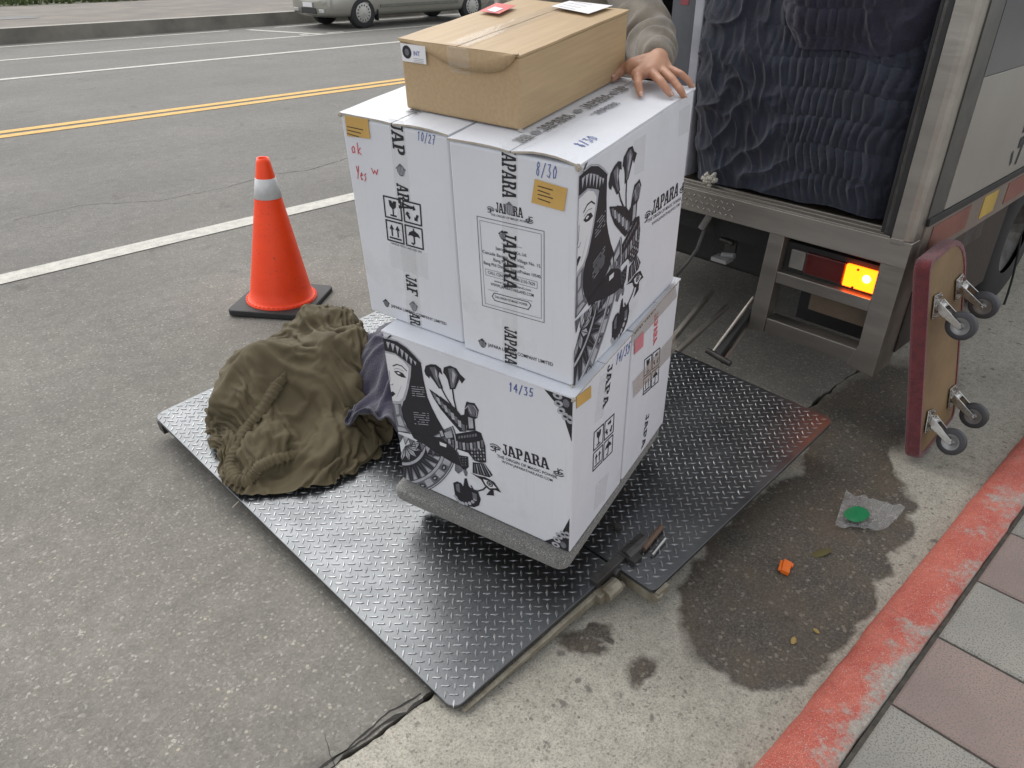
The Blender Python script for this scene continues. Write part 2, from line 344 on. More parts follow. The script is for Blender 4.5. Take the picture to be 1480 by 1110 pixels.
# ---------------------------------------------------------------- frames for the tail-lift and the stack
def tilt(p,r): return Matrix.Rotation(rad(p),4,'Y')@Matrix.Rotation(rad(r),4,'X')
ORG=Vector((.7384,.9913,.025))
MP=Matrix.Translation(ORG)@tilt(-5.8,2.5)
MS=Matrix.Translation(ORG)@tilt(-6.07,4.07)
MPi=MP.inverted(); MSi=MS.inverted()
def on_plate(px,py,z=0): return MPi@onplane(px,py,MP@Vector((0,0,z)),MP.to_3x3()@Vector((0,0,1)))
def on_stack(px,py,z=0): return MSi@onplane(px,py,MS@Vector((0,0,z)),MS.to_3x3()@Vector((0,0,1)))

# ---------------------------------------------------------------- tail-lift platform
lift=empty('tail_lift_platform',MP); tag(lift,'lowered steel diamond tread tail lift platform lying behind the truck','tail lift')
b=NB('tread_plate_steel')
c=b.ramp(b.noise(5,6),[(.3,(.108,.114,.120)),(.7,(.155,.163,.169))])
c=b.mix(b.ramp(b.noise(45,5,rough=.7),[(.58,0.),(.75,.5)]),c,(.22,.218,.21))
b.base(c); b.p.inputs['Metallic'].default_value=.92
b.L.new(b.ramp(b.noise(7,5),[(.3,.30),(.7,.44)]),b.p.inputs['Roughness']); b.bump(b.noise(60,3),.10,.003)
tread_paint=b.m
lug_mat=mat('tread_lug_worn',(.40,.405,.41),.38,metal=.95,col2=(.15,.155,.16),vs=16)
def rr(x0,x1,y0,y1,rs,n=5):   # rectangle with per-corner radii (ll, lr, ur, ul)
    pts=[]
    for (cx,cy,r,a0) in ((x0+rs[0],y0+rs[0],rs[0],PI),(x1-rs[1],y0+rs[1],rs[1],1.5*PI),(x1-rs[2],y1-rs[2],rs[2],0),(x0+rs[3],y1-rs[3],rs[3],.5*PI)):
        for k in range(n+1 if r>.001 else 1):
            a=a0+.5*PI*k/n; pts.append((cx+r*math.cos(a),cy+r*math.sin(a)))
    return pts
panels=[('outer_panel',0,.600,-.035,1.655,(.03,.002,.002,.04)),('inner_panel',.606,1.625,-.163,1.655,(.02,.03,.02,.002))]
for nm,x0,x1,y0,y1,rs in panels:
    o=MB().prism(rr(x0,x1,y0,y1,rs),-.014,0).build(nm,[tread_paint],lift,bevel=.002)
    # raised lugs on a lattice turned 45 degrees
    lg=MB(); p=.0232; lug=[(-.014,0,0),(0,-.0034,0),(.014,0,0),(0,.0034,0),(-.008,-.0012,.0019),(.008,-.0012,.0019),(.008,.0012,.0019),(-.008,.0012,.0019)]
    lf=[(0,1,5,4),(1,2,5),(2,3,6,5),(3,0,7,6),(0,4,7),(4,5,6,7),(1,2,6,5)][:6]
    R=int(3/p)
    for i in range(-R,R):
        for j in range(-R,R):
            u,v=i*p,j*p; x=(u-v)*.7071+.8; y=(u+v)*.7071+.8
            if not(x0+.012<x<x1-.012 and y0+.012<y<y1-.012): continue
            a=PI/4+(PI/2 if (i+j)%2 else 0)
            lg.add(lug,lf,0,Matrix.Translation((x+random.uniform(-.0006,.0006),y,0))@Matrix.Rotation(a+random.uniform(-.04,.04),4,'Z'))
    t=lg.build('tread_lugs',lug_mat,o); t['kind']='stuff'
# tapered side beam of the outer panel, pale worn edge
MB().prism([(.02,-.012),(.545,-.012),(.545,-.048),(.50,-.044)],.0,.014,0,Matrix(((1,0,0,0),(0,0,1,-.050),(0,1,0,-.003),(0,0,0,1)))).build('side_beam',galv,lift,bevel=.002)
MB().box(.0,1.60,1.60,1.64,-.06,-.0145).build('left_beam',steel_dark,lift)
MB().box(.62,1.60,.02,.06,-.07,-.0145).build('cross_beam',steel_dark,lift); MB().box(.64,.70,.02,1.62,-.07,-.0145).build('cross_beam',steel_dark,lift); MB().box(1.50,1.57,-.12,1.62,-.075,-.0145).build('cross_beam',steel_dark,lift)
MB().box(.06,.10,0,1.6,-.034,-.0145).build('cross_beam',steel_dark,lift)
# hinge and latch pieces in the notch
hb=MB(); hb.cyl((.520,-.062,-.024),(.575,-.062,-.024),.024,n=14); hb.cyl((.575,-.068,-.032),(.592,-.070,-.032),.012,n=10); hb.box(.50,.535,-.066,-.037,-.045,-.012); hb.build('hinge_knuckle',galv,lift,bevel=.002,smooth=False)
lt=MB(); lt.box(-.115,.115,-.014,.014,-.014,.018,0,Matrix.Translation((.63,-.024,-.004))@Matrix.Rotation(.02,4,'Z')); lt.cyl((.645,-.034,.008),(.735,-.034,.008),.021,n=12); lt.box(.640,.675,-.070,-.01,-.05,.018); lt.cyl((.60,-.05,-.012),(.60,-.012,-.012),.018,n=12); lt.build('latch_bar',steel_dark,lift,bevel=.002)
rust=mat('rusty_pin',(.16,.10,.065),.65,metal=.3,col2=(.10,.07,.05),vs=30,bump=.3,bs=90)
MB().cyl((.700,-.055,.012),(.805,-.040,.014),.009,n=10).build('latch_pin',rust,lift,smooth=False)
MB().cyl((.700,-.085,.010),(.775,-.075,.011),.006,n=8).build('latch_pin',chrome,lift)
MB().cyl((.720,.055,0),(.720,.055,.016),.012,n=8).build('bolt',steel_dark,lift,bevel=.001)
MB().box(.607,.622,-.160,-.03,-.05,-.0145).build('end_plate',galv,lift)
bq=MB(); bq.cyl((.605,-.168,-.022),(.630,-.168,-.022),.012,n=12); bq.box(.612,.66,-.176,-.164,-.03,-.005); bq.build('corner_bracket',galv,lift)
MB().tube([(.14,1.0,-.02),(.08,1.01,-.005),(.02,1.03,-.02),(-.02,1.035,-.04)],.0025,6).build('loose_wire',galv,lift)

# ---------------------------------------------------------------- printing on carton faces
INK=mat('black_ink',(.016,.016,.022),.65,vs=30)
INKG=mat('grey_ink',(.16,.165,.185),.65,col2=(.09,.09,.11),vs=38)
INKL=mat('pale_grey_ink',(.42,.43,.46),.65,col2=(.30,.31,.34),vs=34)
WHITEINK=mat('bare_white_card',(.66,.66,.68),.6,vs=9,vamt=.06)
BLUE=mat('blue_marker',(.07,.11,.36),.6); RED=mat('red_marker',(.62,.06,.07),.6)
TAN=mat('tan_paper_label',(.56,.35,.10),.65,vs=9,vamt=.12)
PMATS=[INK,INKG,INKL,WHITEINK,BLUE,RED,TAN]
K,G,LG,WH,BL,RD,TN=range(7)
def text_geo(s,bold=0.,cache={}):
    key=(s,bold)
    if key not in cache:
        cu=bpy.data.curves.new('t','FONT'); cu.body=s; cu.size=1; cu.offset=bold; cu.resolution_u=3; cu.align_x='LEFT'
        o=bpy.data.objects.new('t',cu); C.objects.link(o); dg=bpy.context.evaluated_depsgraph_get(); me=o.evaluated_get(dg).to_mesh()
        vs=[(v.co.x,v.co.y) for v in me.vertices]; fs=[tuple(p.vertices) for p in me.polygons]
        o.evaluated_get(dg).to_mesh_clear(); bpy.data.objects.remove(o); bpy.data.curves.remove(cu)
        x0=min(v[0] for v in vs); x1=max(v[0] for v in vs); cache[key]=([((x-x0),y) for x,y in vs],fs,x1-x0)
    return cache[key]
SLAB={  # outlines of the slab letters, unit cell
 'J':[[(.34,1),(1,1),(1,.87),(.88,.87),(.88,.24),(.80,.06),(.60,-.02),(.30,0),(.10,.10),(.04,.28),(.14,.38),(.30,.36),(.34,.24),(.42,.13),(.54,.14),(.60,.24),(.60,.87),(.34,.87)]],
 'A':[[(.30,1),(.64,1),(.92,.13),(1,.13),(1,0),(.60,0),(.60,.13),(.67,.13),(.62,.28),(.34,.28),(.37,.40),(.585,.40),(.47,.78),(.26,.13),(.38,.13),(.38,0),(0,0),(0,.13),(.08,.13)]],
 'P':[[(0,1),(.66,1),(.88,.93),(.98,.76),(.96,.58),(.84,.46),(.64,.40),(.44,.40),(.44,.50),(.56,.51),(.64,.58),(.67,.70),(.63,.82),(.54,.88),(.40,.88),(.40,.13),(.54,.13),(.54,0),(0,0),(0,.13),(.12,.13),(.12,.87),(0,.87)]],
 'R':[[(0,1),(.62,1),(.82,.94),(.90,.78),(.86,.62),(.72,.52),(.82,.44),(.86,.24),(.90,.13),(1,.13),(1,0),(.74,0),(.64,.08),(.60,.30),(.56,.42),(.40,.44),(.40,.55),(.52,.56),(.60,.64),(.62,.74),(.58,.84),(.48,.89),(.37,.89),(.37,.13),(.48,.13),(.48,0),(0,0),(0,.13),(.10,.13),(.10,.87),(0,.87)]],
 'F':[[(0,1),(.95,1),(.95,.72),(.84,.72),(.78,.88),(.40,.88),(.40,.58),(.66,.58),(.66,.46),(.40,.46),(.40,.13),(.54,.13),(.54,0),(0,0),(0,.13),(.12,.13),(.12,.87),(0,.87)]]}
class Print:
    """flat print on one face of a carton; points are face metres (u right, v up) or photo pixels"""
    STEP=.00016
    def __init__(s,root,face,dims):
        s.root=root; s.lift=.0012 if face=='top' else 0.; s.mb=MB(); s.MW=root.matrix_world.copy(); s.inv=s.MW.inverted(); d,w,h=dims; s.dims=dims
        if face=='front': s.o,s.u,s.v,s.n=Vector((0,w,0)),Vector((0,-1,0)),Vector((0,0,1)),Vector((-1,0,0)); s.size=(w,h)
        if face=='right': s.o,s.u,s.v,s.n=Vector((0,0,0)),Vector((1,0,0)),Vector((0,0,1)),Vector((0,-1,0)); s.size=(d,h)
        if face=='top': s.o,s.u,s.v,s.n=Vector((0,w,h)),Vector((0,-1,0)),Vector((1,0,0)),Vector((0,0,1)); s.size=(w,d)
    def px(s,x,y):
        P=s.inv@onplane(x,y,s.MW@s.o,s.MW.to_3x3()@s.n); r=P-s.o; return (r.dot(s.u),r.dot(s.v))
    def pos(s,uv,l): return s.o+s.u*uv[0]+s.v*uv[1]+s.n*(.0006+s.STEP*l+s.lift)
    def poly(s,pts,l,m,clip=True):
        if clip: pts=s.clip(pts)
        if len(pts)<3: return
        s.mb.add([s.pos(p,l) for p in pts],[tuple(range(len(pts)))],m)
    def clip(s,pts):
        W,H=s.size; e=.0015
        for ax,lim,sg in ((0,e,1),(0,W-e,-1),(1,e,1),(1,H-e,-1)):
            out=[]
            for i in range(len(pts)):
                a,b=pts[i-1],pts[i]; ia=(a[ax]-lim)*sg>=0; ib=(b[ax]-lim)*sg>=0
                if ia!=ib:
                    t=(lim-a[ax])/(b[ax]-a[ax]); out.append((a[0]+(b[0]-a[0])*t,a[1]+(b[1]-a[1])*t))
                if ib: out.append(b)
            pts=out
            if not pts: return []
        return pts
    def line(s,pts,w,l,m,closed=False):
        if closed: pts=list(pts)+[pts[0]]
        for k in range(len(pts)-1):
            a,b=Vector(pts[k]),Vector(pts[k+1]); t=b-a
            if t.length<1e-6: continue
            t.normalize(); nn=Vector((-t.y,t.x))*w/2; e=t*w*.3
            q=[tuple(a-e+nn),tuple(a-e-nn),tuple(b+e-nn),tuple(b+e+nn)]
            s.poly(q,l+.25*(k%3),m)
    def ellipse(s,c,rx,ry,l,m,a0=0,a1=2*PI,n=20,rot=0):
        cr,sr=math.cos(rot),math.sin(rot); P=[]
        for k in range(n):
            a=a0+(a1-a0)*k/(n-1 if a1-a0<6.2 else n); x,y=rx*math.cos(a),ry*math.sin(a); P.append((c[0]+x*cr-y*sr,c[1]+x*sr+y*cr))
        s.poly(P,l,m)
    def ring(s,c,r0,r1,l,m,a0,a1,n=24,sy=1.):
        for k in range(n):
            a,b=a0+(a1-a0)*k/n,a0+(a1-a0)*(k+1)/n
            s.poly([(c[0]+r*math.cos(w),c[1]+r*sy*math.sin(w)) for r,w in((r0,a),(r1,a),(r1,b),(r0,b))],l,m)
    def text(s,t,p0,p1,cap,l,m,bold=0.,slab=False):
        """lettering whose baseline runs from p0 to p1 with the given capital height"""
        if slab:      # heavy slab-serif capitals, letter by letter
            a,b=Vector(p0),Vector(p1); ws=[.62 if ch=='J' else .8 if ch=='P' else .92 for ch in t]; tot=sum(ws); x=0.
            t_=(b-a)/tot; n_=Vector((-t_.y,t_.x)).normalized()*cap
            for ch,w in zip(t,ws):
                o_=a+t_*x; q=lambda u,v,o_=o_,w=w: tuple(o_+t_*(w*u*.97)+n_*v)
                for pts in SLAB.get(ch,[]): s.poly([q(*z) for z in pts],l,m)
                x+=w
            return
        vs,fs,wd=text_geo(t,bold); a,b=Vector(p0),Vector(p1); ln=(b-a).length; t_=(b-a)/ln; n_=Vector((-t_.y,t_.x)); sx=ln/wd; sy=cap/.69
        P=[a+t_*(x*sx)+n_*(y*sy) for x,y in vs]; W,H=s.size
        base=len(s.mb.v); s.mb.v+=[tuple(s.pos((min(max(p.x,.001),W-.001),min(max(p.y,.001),H-.001)),l)) for p in P]
        for f in fs: s.mb.f.append(tuple(base+i for i in f)); s.mb.m.append(m)
    def hand(s,strokes,p0,p1,hgt,l,m,w=.0035):
        """handwriting: strokes in a unit box stretched from p0 to p1"""
        a,b=Vector(p0),Vector(p1); t_=(b-a); n_=Vector((-t_.y,t_.x)).normalized()*hgt
        for st in strokes: s.line([tuple(a+t_*(x+.05*y)+n_*y) for x,y in st],w,l,m)
    def build(s,name='print'): 
        o=s.mb.build(name,PMATS,s.root) if s.mb.f else None; s.mb=MB(); return o
DIG={'1':[[(.3,.8),(.55,1),(.5,0)]],'4':[[(.6,0),(.65,1),(.05,.35),(.95,.38)]],'3':[[(.1,.95),(.7,1),(.4,.6),(.8,.4),(.6,.02),(.05,.1)]],'5':[[(.9,1),(.3,1),(.2,.55),(.7,.6),(.8,.2),(.4,0),(.1,.1)]],
 '8':[[(.8,.85),(.4,1),(.2,.75),(.75,.35),(.6,0),(.2,.1),(.25,.4),(.8,.8)]],'0':[[(.5,1),(.15,.6),(.3,.05),(.7,.1),(.85,.6),(.5,1)]],'2':[[(.1,.8),(.5,1),(.8,.7),(.1,0),(.9,.05)]],'7':[[(.1,.95),(.85,1),(.35,0)],[(.3,.5),(.75,.55)]],'/':[[(.1,-.1),(.8,1.05)]],
 'o':[[(.5,.6),(.15,.4),(.3,0),(.75,.1),(.75,.5),(.5,.6)]],'k':[[(.2,1),(.2,0)],[(.8,.65),(.22,.3),(.85,0)]],'Y':[[(.1,1),(.45,.5)],[(.9,1.05),(.35,0)]],'e':[[(.15,.3),(.8,.4),(.5,.62),(.15,.3),(.4,0),(.8,.1)]],'s':[[(.75,.6),(.25,.45),(.7,.2),(.15,0)]],'W':[[(0,.7),(.25,0),(.5,.5),(.75,0),(1,.75)]],' ':[]}
def written(t):
    out=[];n=len(t)
    for i,ch in enumerate(t):
        for st in DIG[ch]: out.append([((i+.1+.75*x)/n,y+random.uniform(-.04,.04)) for x,y in st])
    return out

# the printed artwork, drawn in the coordinates of an enlarged crop of the lower carton (560..740 x 480..740 at 4.267x)
def art(pr,cv):
    def c(P): return [cv(*p) for p in P]
    def poly(P,l,m): pr.poly(c(P),l,m)
    def line(P,w,l,m,closed=False): pr.line(c(P),w,l,m,closed)
    sc=.00048       # metres per crop unit, roughly
    # hair and veil
    poly([(150,205),(210,195),(225,290),(250,400),(275,460),(310,530),(345,590),(372,632),(330,648),(270,642),(200,652),(150,622),(122,580),(100,530),(88,470),(100,425),(130,350),(145,270)],2,K)
    # face
    poly([(-40,100),(60,128),(112,160),(150,210),(146,270),(131,350),(112,415),(84,440),(40,437),(-40,430)],3,LG)
    poly([(-40,118),(56,140),(100,172),(134,220),(130,275),(117,345),(98,402),(76,424),(40,421),(-40,420)],4,WH)
    line([(38,206),(62,196),(92,206),(122,236)],7*sc,6,K); poly([(42,238),(70,236),(100,252),(120,280),(92,276),(64,262)],5,K); poly([(60,244),(74,244),(86,256),(70,256)],6,WH); line([(44,225),(70,222),(104,240)],3*sc,6,G)
    line([(14,235),(20,290),(14,318),(32,324),(40,316)],4*sc,6,G); poly([(18,372),(36,362),(54,378),(34,396),(18,388)],5,K); line([(60,400),(90,330)],3*sc,5,LG)
    # neck
    poly([(42,440),(88,440),(92,500),(108,560),(150,618),(60,612),(-30,600),(-30,440)],2,G); poly([(46,444),(70,444),(74,500),(60,508)],4,LG); poly([(60,520),(84,516),(110,580),(72,570)],4,LG); poly([(66,580),(110,590),(130,612),(70,608)],4,LG)
    # headdress band with zigzag
    poly([(-40,30),(12,42),(62,56),(120,95),(170,145),(211,190),(200,216),(150,205),(100,165),(50,128),(-40,104)],5,K)
    for k,(a,b_,t_) in enumerate([((-4,56),(18,60),(8,100)),((24,64),(48,72),(38,116)),((54,78),(76,92),(66,134)),((82,98),(104,114),(94,156)),((110,120),(132,138),(122,182)),((138,146),(158,164),(150,198)),((164,170),(182,184),(176,204))]):
        poly([a,b_,t_],6,LG)
    line([(-30,112),(50,134),(100,172),(150,212)],3*sc,7,LG); line([(4,36),(30,14),(74,20)],9*sc,5,K); line([(-30,24),(10,34),(60,50),(118,88),(172,140),(212,188)],4*sc,7,LG)
    # rows of small white writing on the veil
    for (x,y,wd,n_) in((152,332,78,5),(165,492,95,6)):
        for k in range(n_):
            for q in range(9): 
                if random.random()<.85: x0=x+q*wd/9+k*1.5; line([(x0,y+k*14+q*.9),(x0+wd/9*.7,y+k*14+q*.9+1)],4*sc,4,LG)
    # shoulder cloth
    poly([(150,624),(330,646),(400,700),(440,742),(470,832),(400,800),(300,740),(230,690),(165,652)],6,K); poly([(325,672),(368,690),(366,708),(328,694)],7,WH); line([(340,640),(430,730),(462,820)],3*sc,7,G)
    # collar rings
    o_=(112,700); ang0,ang1=-.42,2.05
    def rp(r,a): return (o_[0]+r*math.cos(a),o_[1]+r*math.sin(a)*.95)
    def arc(r0,r1,l,m,n_=26,a0=ang0,a1=ang1):
        for k in range(n_):
            a,b_=a0+(a1-a0)*k/n_,a0+(a1-a0)*(k+1)/n_; poly([rp(r0,a),rp(r1,a),rp(r1,b_),rp(r0,b_)],l,m)
    arc(0,108,1,K); arc(108,126,3,LG); arc(122,238,1,K); arc(232,248,3,LG); arc(248,308,1,G); arc(306,322,3,K); arc(310,317,4,LG)
    for k in range(11):
        a=ang0+.12+k*.225; poly([rp(142,a),rp(228,a-.075),rp(228,a+.075)],4,G); poly([rp(178,a),rp(226,a-.045),rp(226,a+.045)],5,LG); line([rp(140,a+.11),rp(230,a+.11)],3*sc,4,G)
    for k in range(8):
        a=ang0+.2+k*.32; poly([rp(256,a-.12),rp(300,a-.12),rp(300,a+.03),rp(256,a+.03)],4,LG); pr.ellipse(cv(*rp(278,a+.11)),15*sc,26*sc,4,K,rot=-a); pr.ellipse(cv(*rp(278,a+.11)),6*sc,15*sc,5,LG,rot=-a)
    for k in range(5):   # petals inside the collar
        a=-.2+k*.5; poly([rp(12,a),rp(62,a-.2),rp(100,a),rp(62,a+.2)],3,LG); line([rp(20,a),rp(94,a)],4*sc,5,K)
    for k in range(7):   # zigzag along the neckline
        x=66+k*34; y=622+k*15; poly([(x,y),(x+34,y+15),(x+14,y+54)],4,LG if k%2 else G); line([(x,y),(x+14,y+54),(x+34,y+15)],4*sc,6,K)
    line([(60,606),(120,618),(178,626)],6*sc,7,K)
    # flowers
    poly([(238,206),(268,196),(300,198),(332,222),(342,262),(322,244),(318,270),(346,346),(320,346),(292,304),(264,268),(262,285),(238,262),(230,238)],2,K)
    poly([(262,214),(296,214),(312,240),(318,300),(334,338),(326,338),(300,296),(278,250)],3,G); poly([(296,220),(306,244),(312,290),(300,262)],4,LG)
    poly([(350,216),(388,204),(428,222),(450,258),(482,288),(462,316),(446,290),(420,350),(388,352),(374,292),(358,262),(346,248)],2,K)
    poly([(376,222),(410,222),(436,262),(414,340),(396,342),(388,286)],3,G); poly([(404,232),(424,262),(410,318),(402,300)],4,LG)
    line([(336,345),(362,395),(396,446)],10*sc,2,K); line([(404,350),(412,410),(428,480)],10*sc,2,K)
    # wing
    poly([(260,348),(330,398),(420,468),(492,560),(486,612),(450,612),(400,556),(330,472),(285,402)],3,K)
    for k in range(9):
        t=.06+k*.105; x=262+t*215; y=352+t*225; poly([(x+4,y+6),(x+24,y+16),(x+44-22*t,y+62-6*t),(x+26-22*t,y+52-6*t)],4,LG if k%2 else G)
    line([(330,400),(420,470),(494,566)],12*sc,5,K)
    # winged figure: head, body, skirt, tail
    poly([(480,462),(490,426),(512,432),(540,436),(566,480),(556,526),(540,536),(546,604),(488,606),(496,562),(450,512),(476,506)],3,K)
    poly([(498,442),(532,446),(550,482),(540,520),(512,512),(500,480)],4,G); poly([(500,520),(528,530),(534,590),(506,592)],4,LG); line([(482,470),(500,452),(520,500)],5*sc,5,LG); line([(536,452),(556,484),(550,520)],5*sc,5,LG)
    poly([(334,642),(420,626),(546,604),(580,620),(606,700),(612,802),(580,804),(540,792),(500,742),(440,722),(396,712),(358,682)],3,K)
    for k in range(11):
        t=k/10; x=352+t*226; y=660-t*22+50*math.sin(t*2.2); poly([(x,y-14),(x+15,y-15),(x+19,y+30),(x+6,y+30)],4,LG if k%2 else G)
    poly([(424,634),(560,614),(566,646),(452,662)],5,K)
    for k in range(7): poly([(440+k*17,640-k*2.6),(451+k*17,638-k*2.6),(453+k*17,652-k*2),(442+k*17,654-k*2)],6,G)
    for r in range(4):
        for k in range(5): pr.ellipse(cv(522+k*18+r*2,722+r*20),6*sc,8*sc,4,LG if (r+k)%2 else G,n=8)
    poly([(528,800),(602,808),(652,880),(632,894),(528,866)],3,K)
    for k in range(6): line([(540+k*12,812),(544+k*19,868+k*3)],6*sc,4,LG if k%2 else G)
    poly([(444,756),(500,766),(504,830),(476,852),(440,812)],3,K)
    for k in range(12): pr.ellipse(cv(452+(k%3)*16,770+(k//3)*16),5*sc,5*sc,4,G,n=7)
    poly([(420,800),(444,812),(470,850),(440,872),(418,850)],4,G)
    # pendant and lotus
    line([(480,832),(486,880)],16*sc,4,K); pr.ellipse(cv(484,862),14*sc,20*sc,5,G); 
    poly([(408,928),(432,918),(458,930),(470,950),(478,900),(492,900),(504,948),(530,968),(562,982),(578,1030),(568,1066),(540,1078),(500,1072),(452,1052),(420,1006)],3,K)
    for k in range(8):
        a=2.75-k*.30; x=488+math.cos(a)*70; y=985+math.sin(a)*72; pr.ellipse(cv(x,y),15*sc,12*sc,4,LG,n=10,rot=a)
    poly([(476,930),(496,930),(530,1030),(490,1044),(456,1010)],5,K); poly([(424,936),(446,932),(452,990),(430,976)],5,G); poly([(524,984),(552,996),(556,1036),(530,1020)],5,G)
    # eye
    poly([(514,864),(560,884),(604,892),(660,922),(704,988),(668,972),(628,970),(600,942),(580,908)],3,K); poly([(592,904),(640,920),(676,960),(634,960),(608,936)],4,WH)
    pr.ellipse(cv(634,934),22*sc,20*sc,5,K); pr.ellipse(cv(634,934),14*sc,13*sc,6,LG); pr.ellipse(cv(634,934),8*sc,8*sc,7,K)
    line([(612,950),(594,968),(560,978),(532,970),(518,944)],9*sc,5,K); poly([(640,968),(656,968),(660,1006),(612,1002)],5,K)
def eye_mark(pr,p0,p1,l,m):
    a,b=Vector(p0),Vector(p1); t=(b-a); n=Vector((-t.y,t.x)); q=lambda x,y:tuple(a+t*x+n*y); w=t.length*.09
    pr.line([q(0,.25),q(.3,.42),q(.7,.4),q(1,.22)],w,l,m); pr.line([q(.05,.05),q(.35,.22),q(.7,.2),q(.95,.06),q(.6,-.06),q(.3,.0),q(.05,.05)],w,l+1,m); pr.ellipse(q(.5,.08),t.length*.09,t.length*.09,l+2,m,n=10); pr.line([q(.5,-.08),q(.5,-.38)],w,l,m); pr.line([q(.5,-.1),q(.25,-.34),q(.05,-.3)],w,l+1,m)
def scarab(pr,c,r,l,m,m2=LG):
    pr.ellipse(c,r*.8,r,l,m); 
    for k in range(4): pr.line([(c[0]-r*.5+k*r*.33,c[1]-r*.7),(c[0]-r*.5+k*r*.33,c[1]+r*.6)],r*.13,l+2,m2)
    pr.line([(c[0]-r,c[1]+r*.2),(c[0],c[1]+r*1.1),(c[0]+r,c[1]+r*.2)],r*.2,l+1,m)
def corner(pr,c,su,sv,r,l):
    """lacy quarter ornament in a face corner"""
    pr.poly([(c[0],c[1]),(c[0]+su*r,c[1]),(c[0]+su*r*.55,c[1]+sv*r*.42),(c[0]+su*r*.36,c[1]+sv*r*.62),(c[0],c[1]+sv*r*1.7)],l,K)
    for k in range(5):
        a=k/4*PI/2; x,y=c[0]+su*r*.55*math.cos(a)*.8+su*.006,c[1]+sv*r*.75*math.sin(a)+sv*.006; pr.ellipse((x,y),r*.17,r*.12,l+1,LG,n=10,rot=su*sv*a); pr.ellipse((x,y),r*.07,r*.05,l+2,K,n=8)
    pr.ellipse((c[0]+su*r*.22,c[1]+sv*r*.25),r*.12,r*.16,l+1,G,n=10)
def icons(pr,q):
    """four handling symbols; q = corners of the 2x2 block in face metres: top-left, top-right, bottom-left"""
    a,b,d=[Vector(x) for x in q]; U=(b-a)/2; V=(d-a)/2
    for i,(cx,cy) in enumerate(((0,0),(1,0),(0,1),(1,1))):
        f=lambda x,y,cx=cx,cy=cy: tuple(a+U*(cx+.06+.86*x)+V*(cy+.06+.86*y)); w=U.length*.045
        pr.line([f(0,0),f(1,0),f(1,1),f(0,1)],w*1.5,1,K,True)
        if i==0: pr.poly([f(.28,.14),f(.46,.14),f(.5,.26),f(.56,.14),f(.74,.14),f(.70,.42),f(.55,.54),f(.47,.54),f(.32,.42)],1,K); pr.line([f(.51,.5),f(.51,.84)],w*1.4,2,K); pr.line([f(.34,.86),f(.68,.86)],w*1.6,1,K)
        if i==1:
            for k in range(3):
                A=k*2*PI/3-PI/2; g=lambda r,t,A=A: f(.5+r*math.cos(A+t),.53+r*math.sin(A+t))
                pr.poly([g(.24,-.55),g(.38,-.5),g(.38,.25),g(.24,.25)],1,K); pr.poly([g(.16,.25),g(.45,.25),g(.31,.75)],2,K)
        if i==2:
            for x in(.32,.68): pr.line([f(x,.30),f(x,.72)],w*1.6,1,K); pr.poly([f(x-.14,.40),f(x,.16),f(x+.14,.40)],2,K)
            pr.line([f(.15,.84),f(.85,.84)],w*1.6,1,K)
        if i==3: pr.poly([f(.14,.50),f(.22,.32),f(.38,.22),f(.5,.18),f(.62,.22),f(.78,.32),f(.86,.50),f(.68,.45),f(.5,.5),f(.32,.45)],1,K); pr.line([f(.5,.48),f(.5,.80),f(.42,.88),f(.34,.82)],w*1.5,2,K); pr.line([f(.5,.10),f(.5,.2)],w*1.4,2,K)

# ---------------------------------------------------------------- cartons
b=NB('white_carton_card')
c=b.ramp(b.noise(2.4,5),[(.3,(.58,.595,.635)),(.7,(.66,.675,.71))])
c=b.mix(b.ramp(b.noise(5.5,6,rough=.7),[(.56,0.),(.78,.42)]),c,(.44,.43,.42)); c=b.mix(b.ramp(b.noise(38,5,rough=.75,dist=.8),[(.70,0.),(.76,.45)]),c,(.40,.36,.31))
mpx=b.N.new('ShaderNodeMapping'); mpx.inputs['Scale'].default_value=(90,90,2.5); b.L.new(b.tc,mpx.inputs[0])
c=b.mix(b.ramp(b.noise(1.,4,vec=mpx.outputs[0]),[(.62,0.),(.8,.22)]),c,(.40,.39,.38))
b.base(c); b.p.inputs['Roughness'].default_value=.55; b.p.inputs['Specular IOR Level'].default_value=.35
mpy=b.N.new('ShaderNodeMapping'); mpy.inputs['Scale'].default_value=(170,170,4); b.L.new(b.tc,mpy.inputs[0])
b.bump(b.math('ADD',b.math('MULTIPLY',b.noise(1.,2,vec=mpy.outputs[0]),.35),b.math('MULTIPLY',b.noise(9,3),1.3)),.22,.006)
CARD=b.m
b=NB('brown_carton_card')
c=b.ramp(b.noise(2.,5),[(.3,(.38,.265,.145)),(.7,(.44,.315,.175))]); mpx=b.N.new('ShaderNodeMapping'); mpx.inputs['Scale'].default_value=(6,120,120); b.L.new(b.tc,mpx.inputs[0])
c=b.mix(1.,c,b.ramp(b.noise(1.,3,vec=mpx.outputs[0]),[(.3,.90),(.7,1.06)]),'MULTIPLY'); b.base(c); b.p.inputs['Roughness'].default_value=.62
b.bump(b.noise(10,4),.2,.006); BROWN=b.m
RAW=mat('carton_raw_edge',(.46,.41,.34),.85,vs=60,bump=.5,bs=150)
CLEAR=mat('clear_tape',(.70,.69,.66),.16,vs=25,vamt=.15,alpha=.14,coat=.6,bump=.3,bs=60)
BUFFT=mat('buff_tape',(.55,.47,.40),.22,vs=25,alpha=.42,coat=.5)
PAPER=mat('white_paper_label',(.72,.71,.72),.6,vs=12,vamt=.06); REDP=mat('red_paper_label',(.62,.07,.06),.5); PINK=mat('pink_paper_label',(.62,.22,.25),.6)
MARKS=[PAPER,TAN,REDP,PINK,blackp]
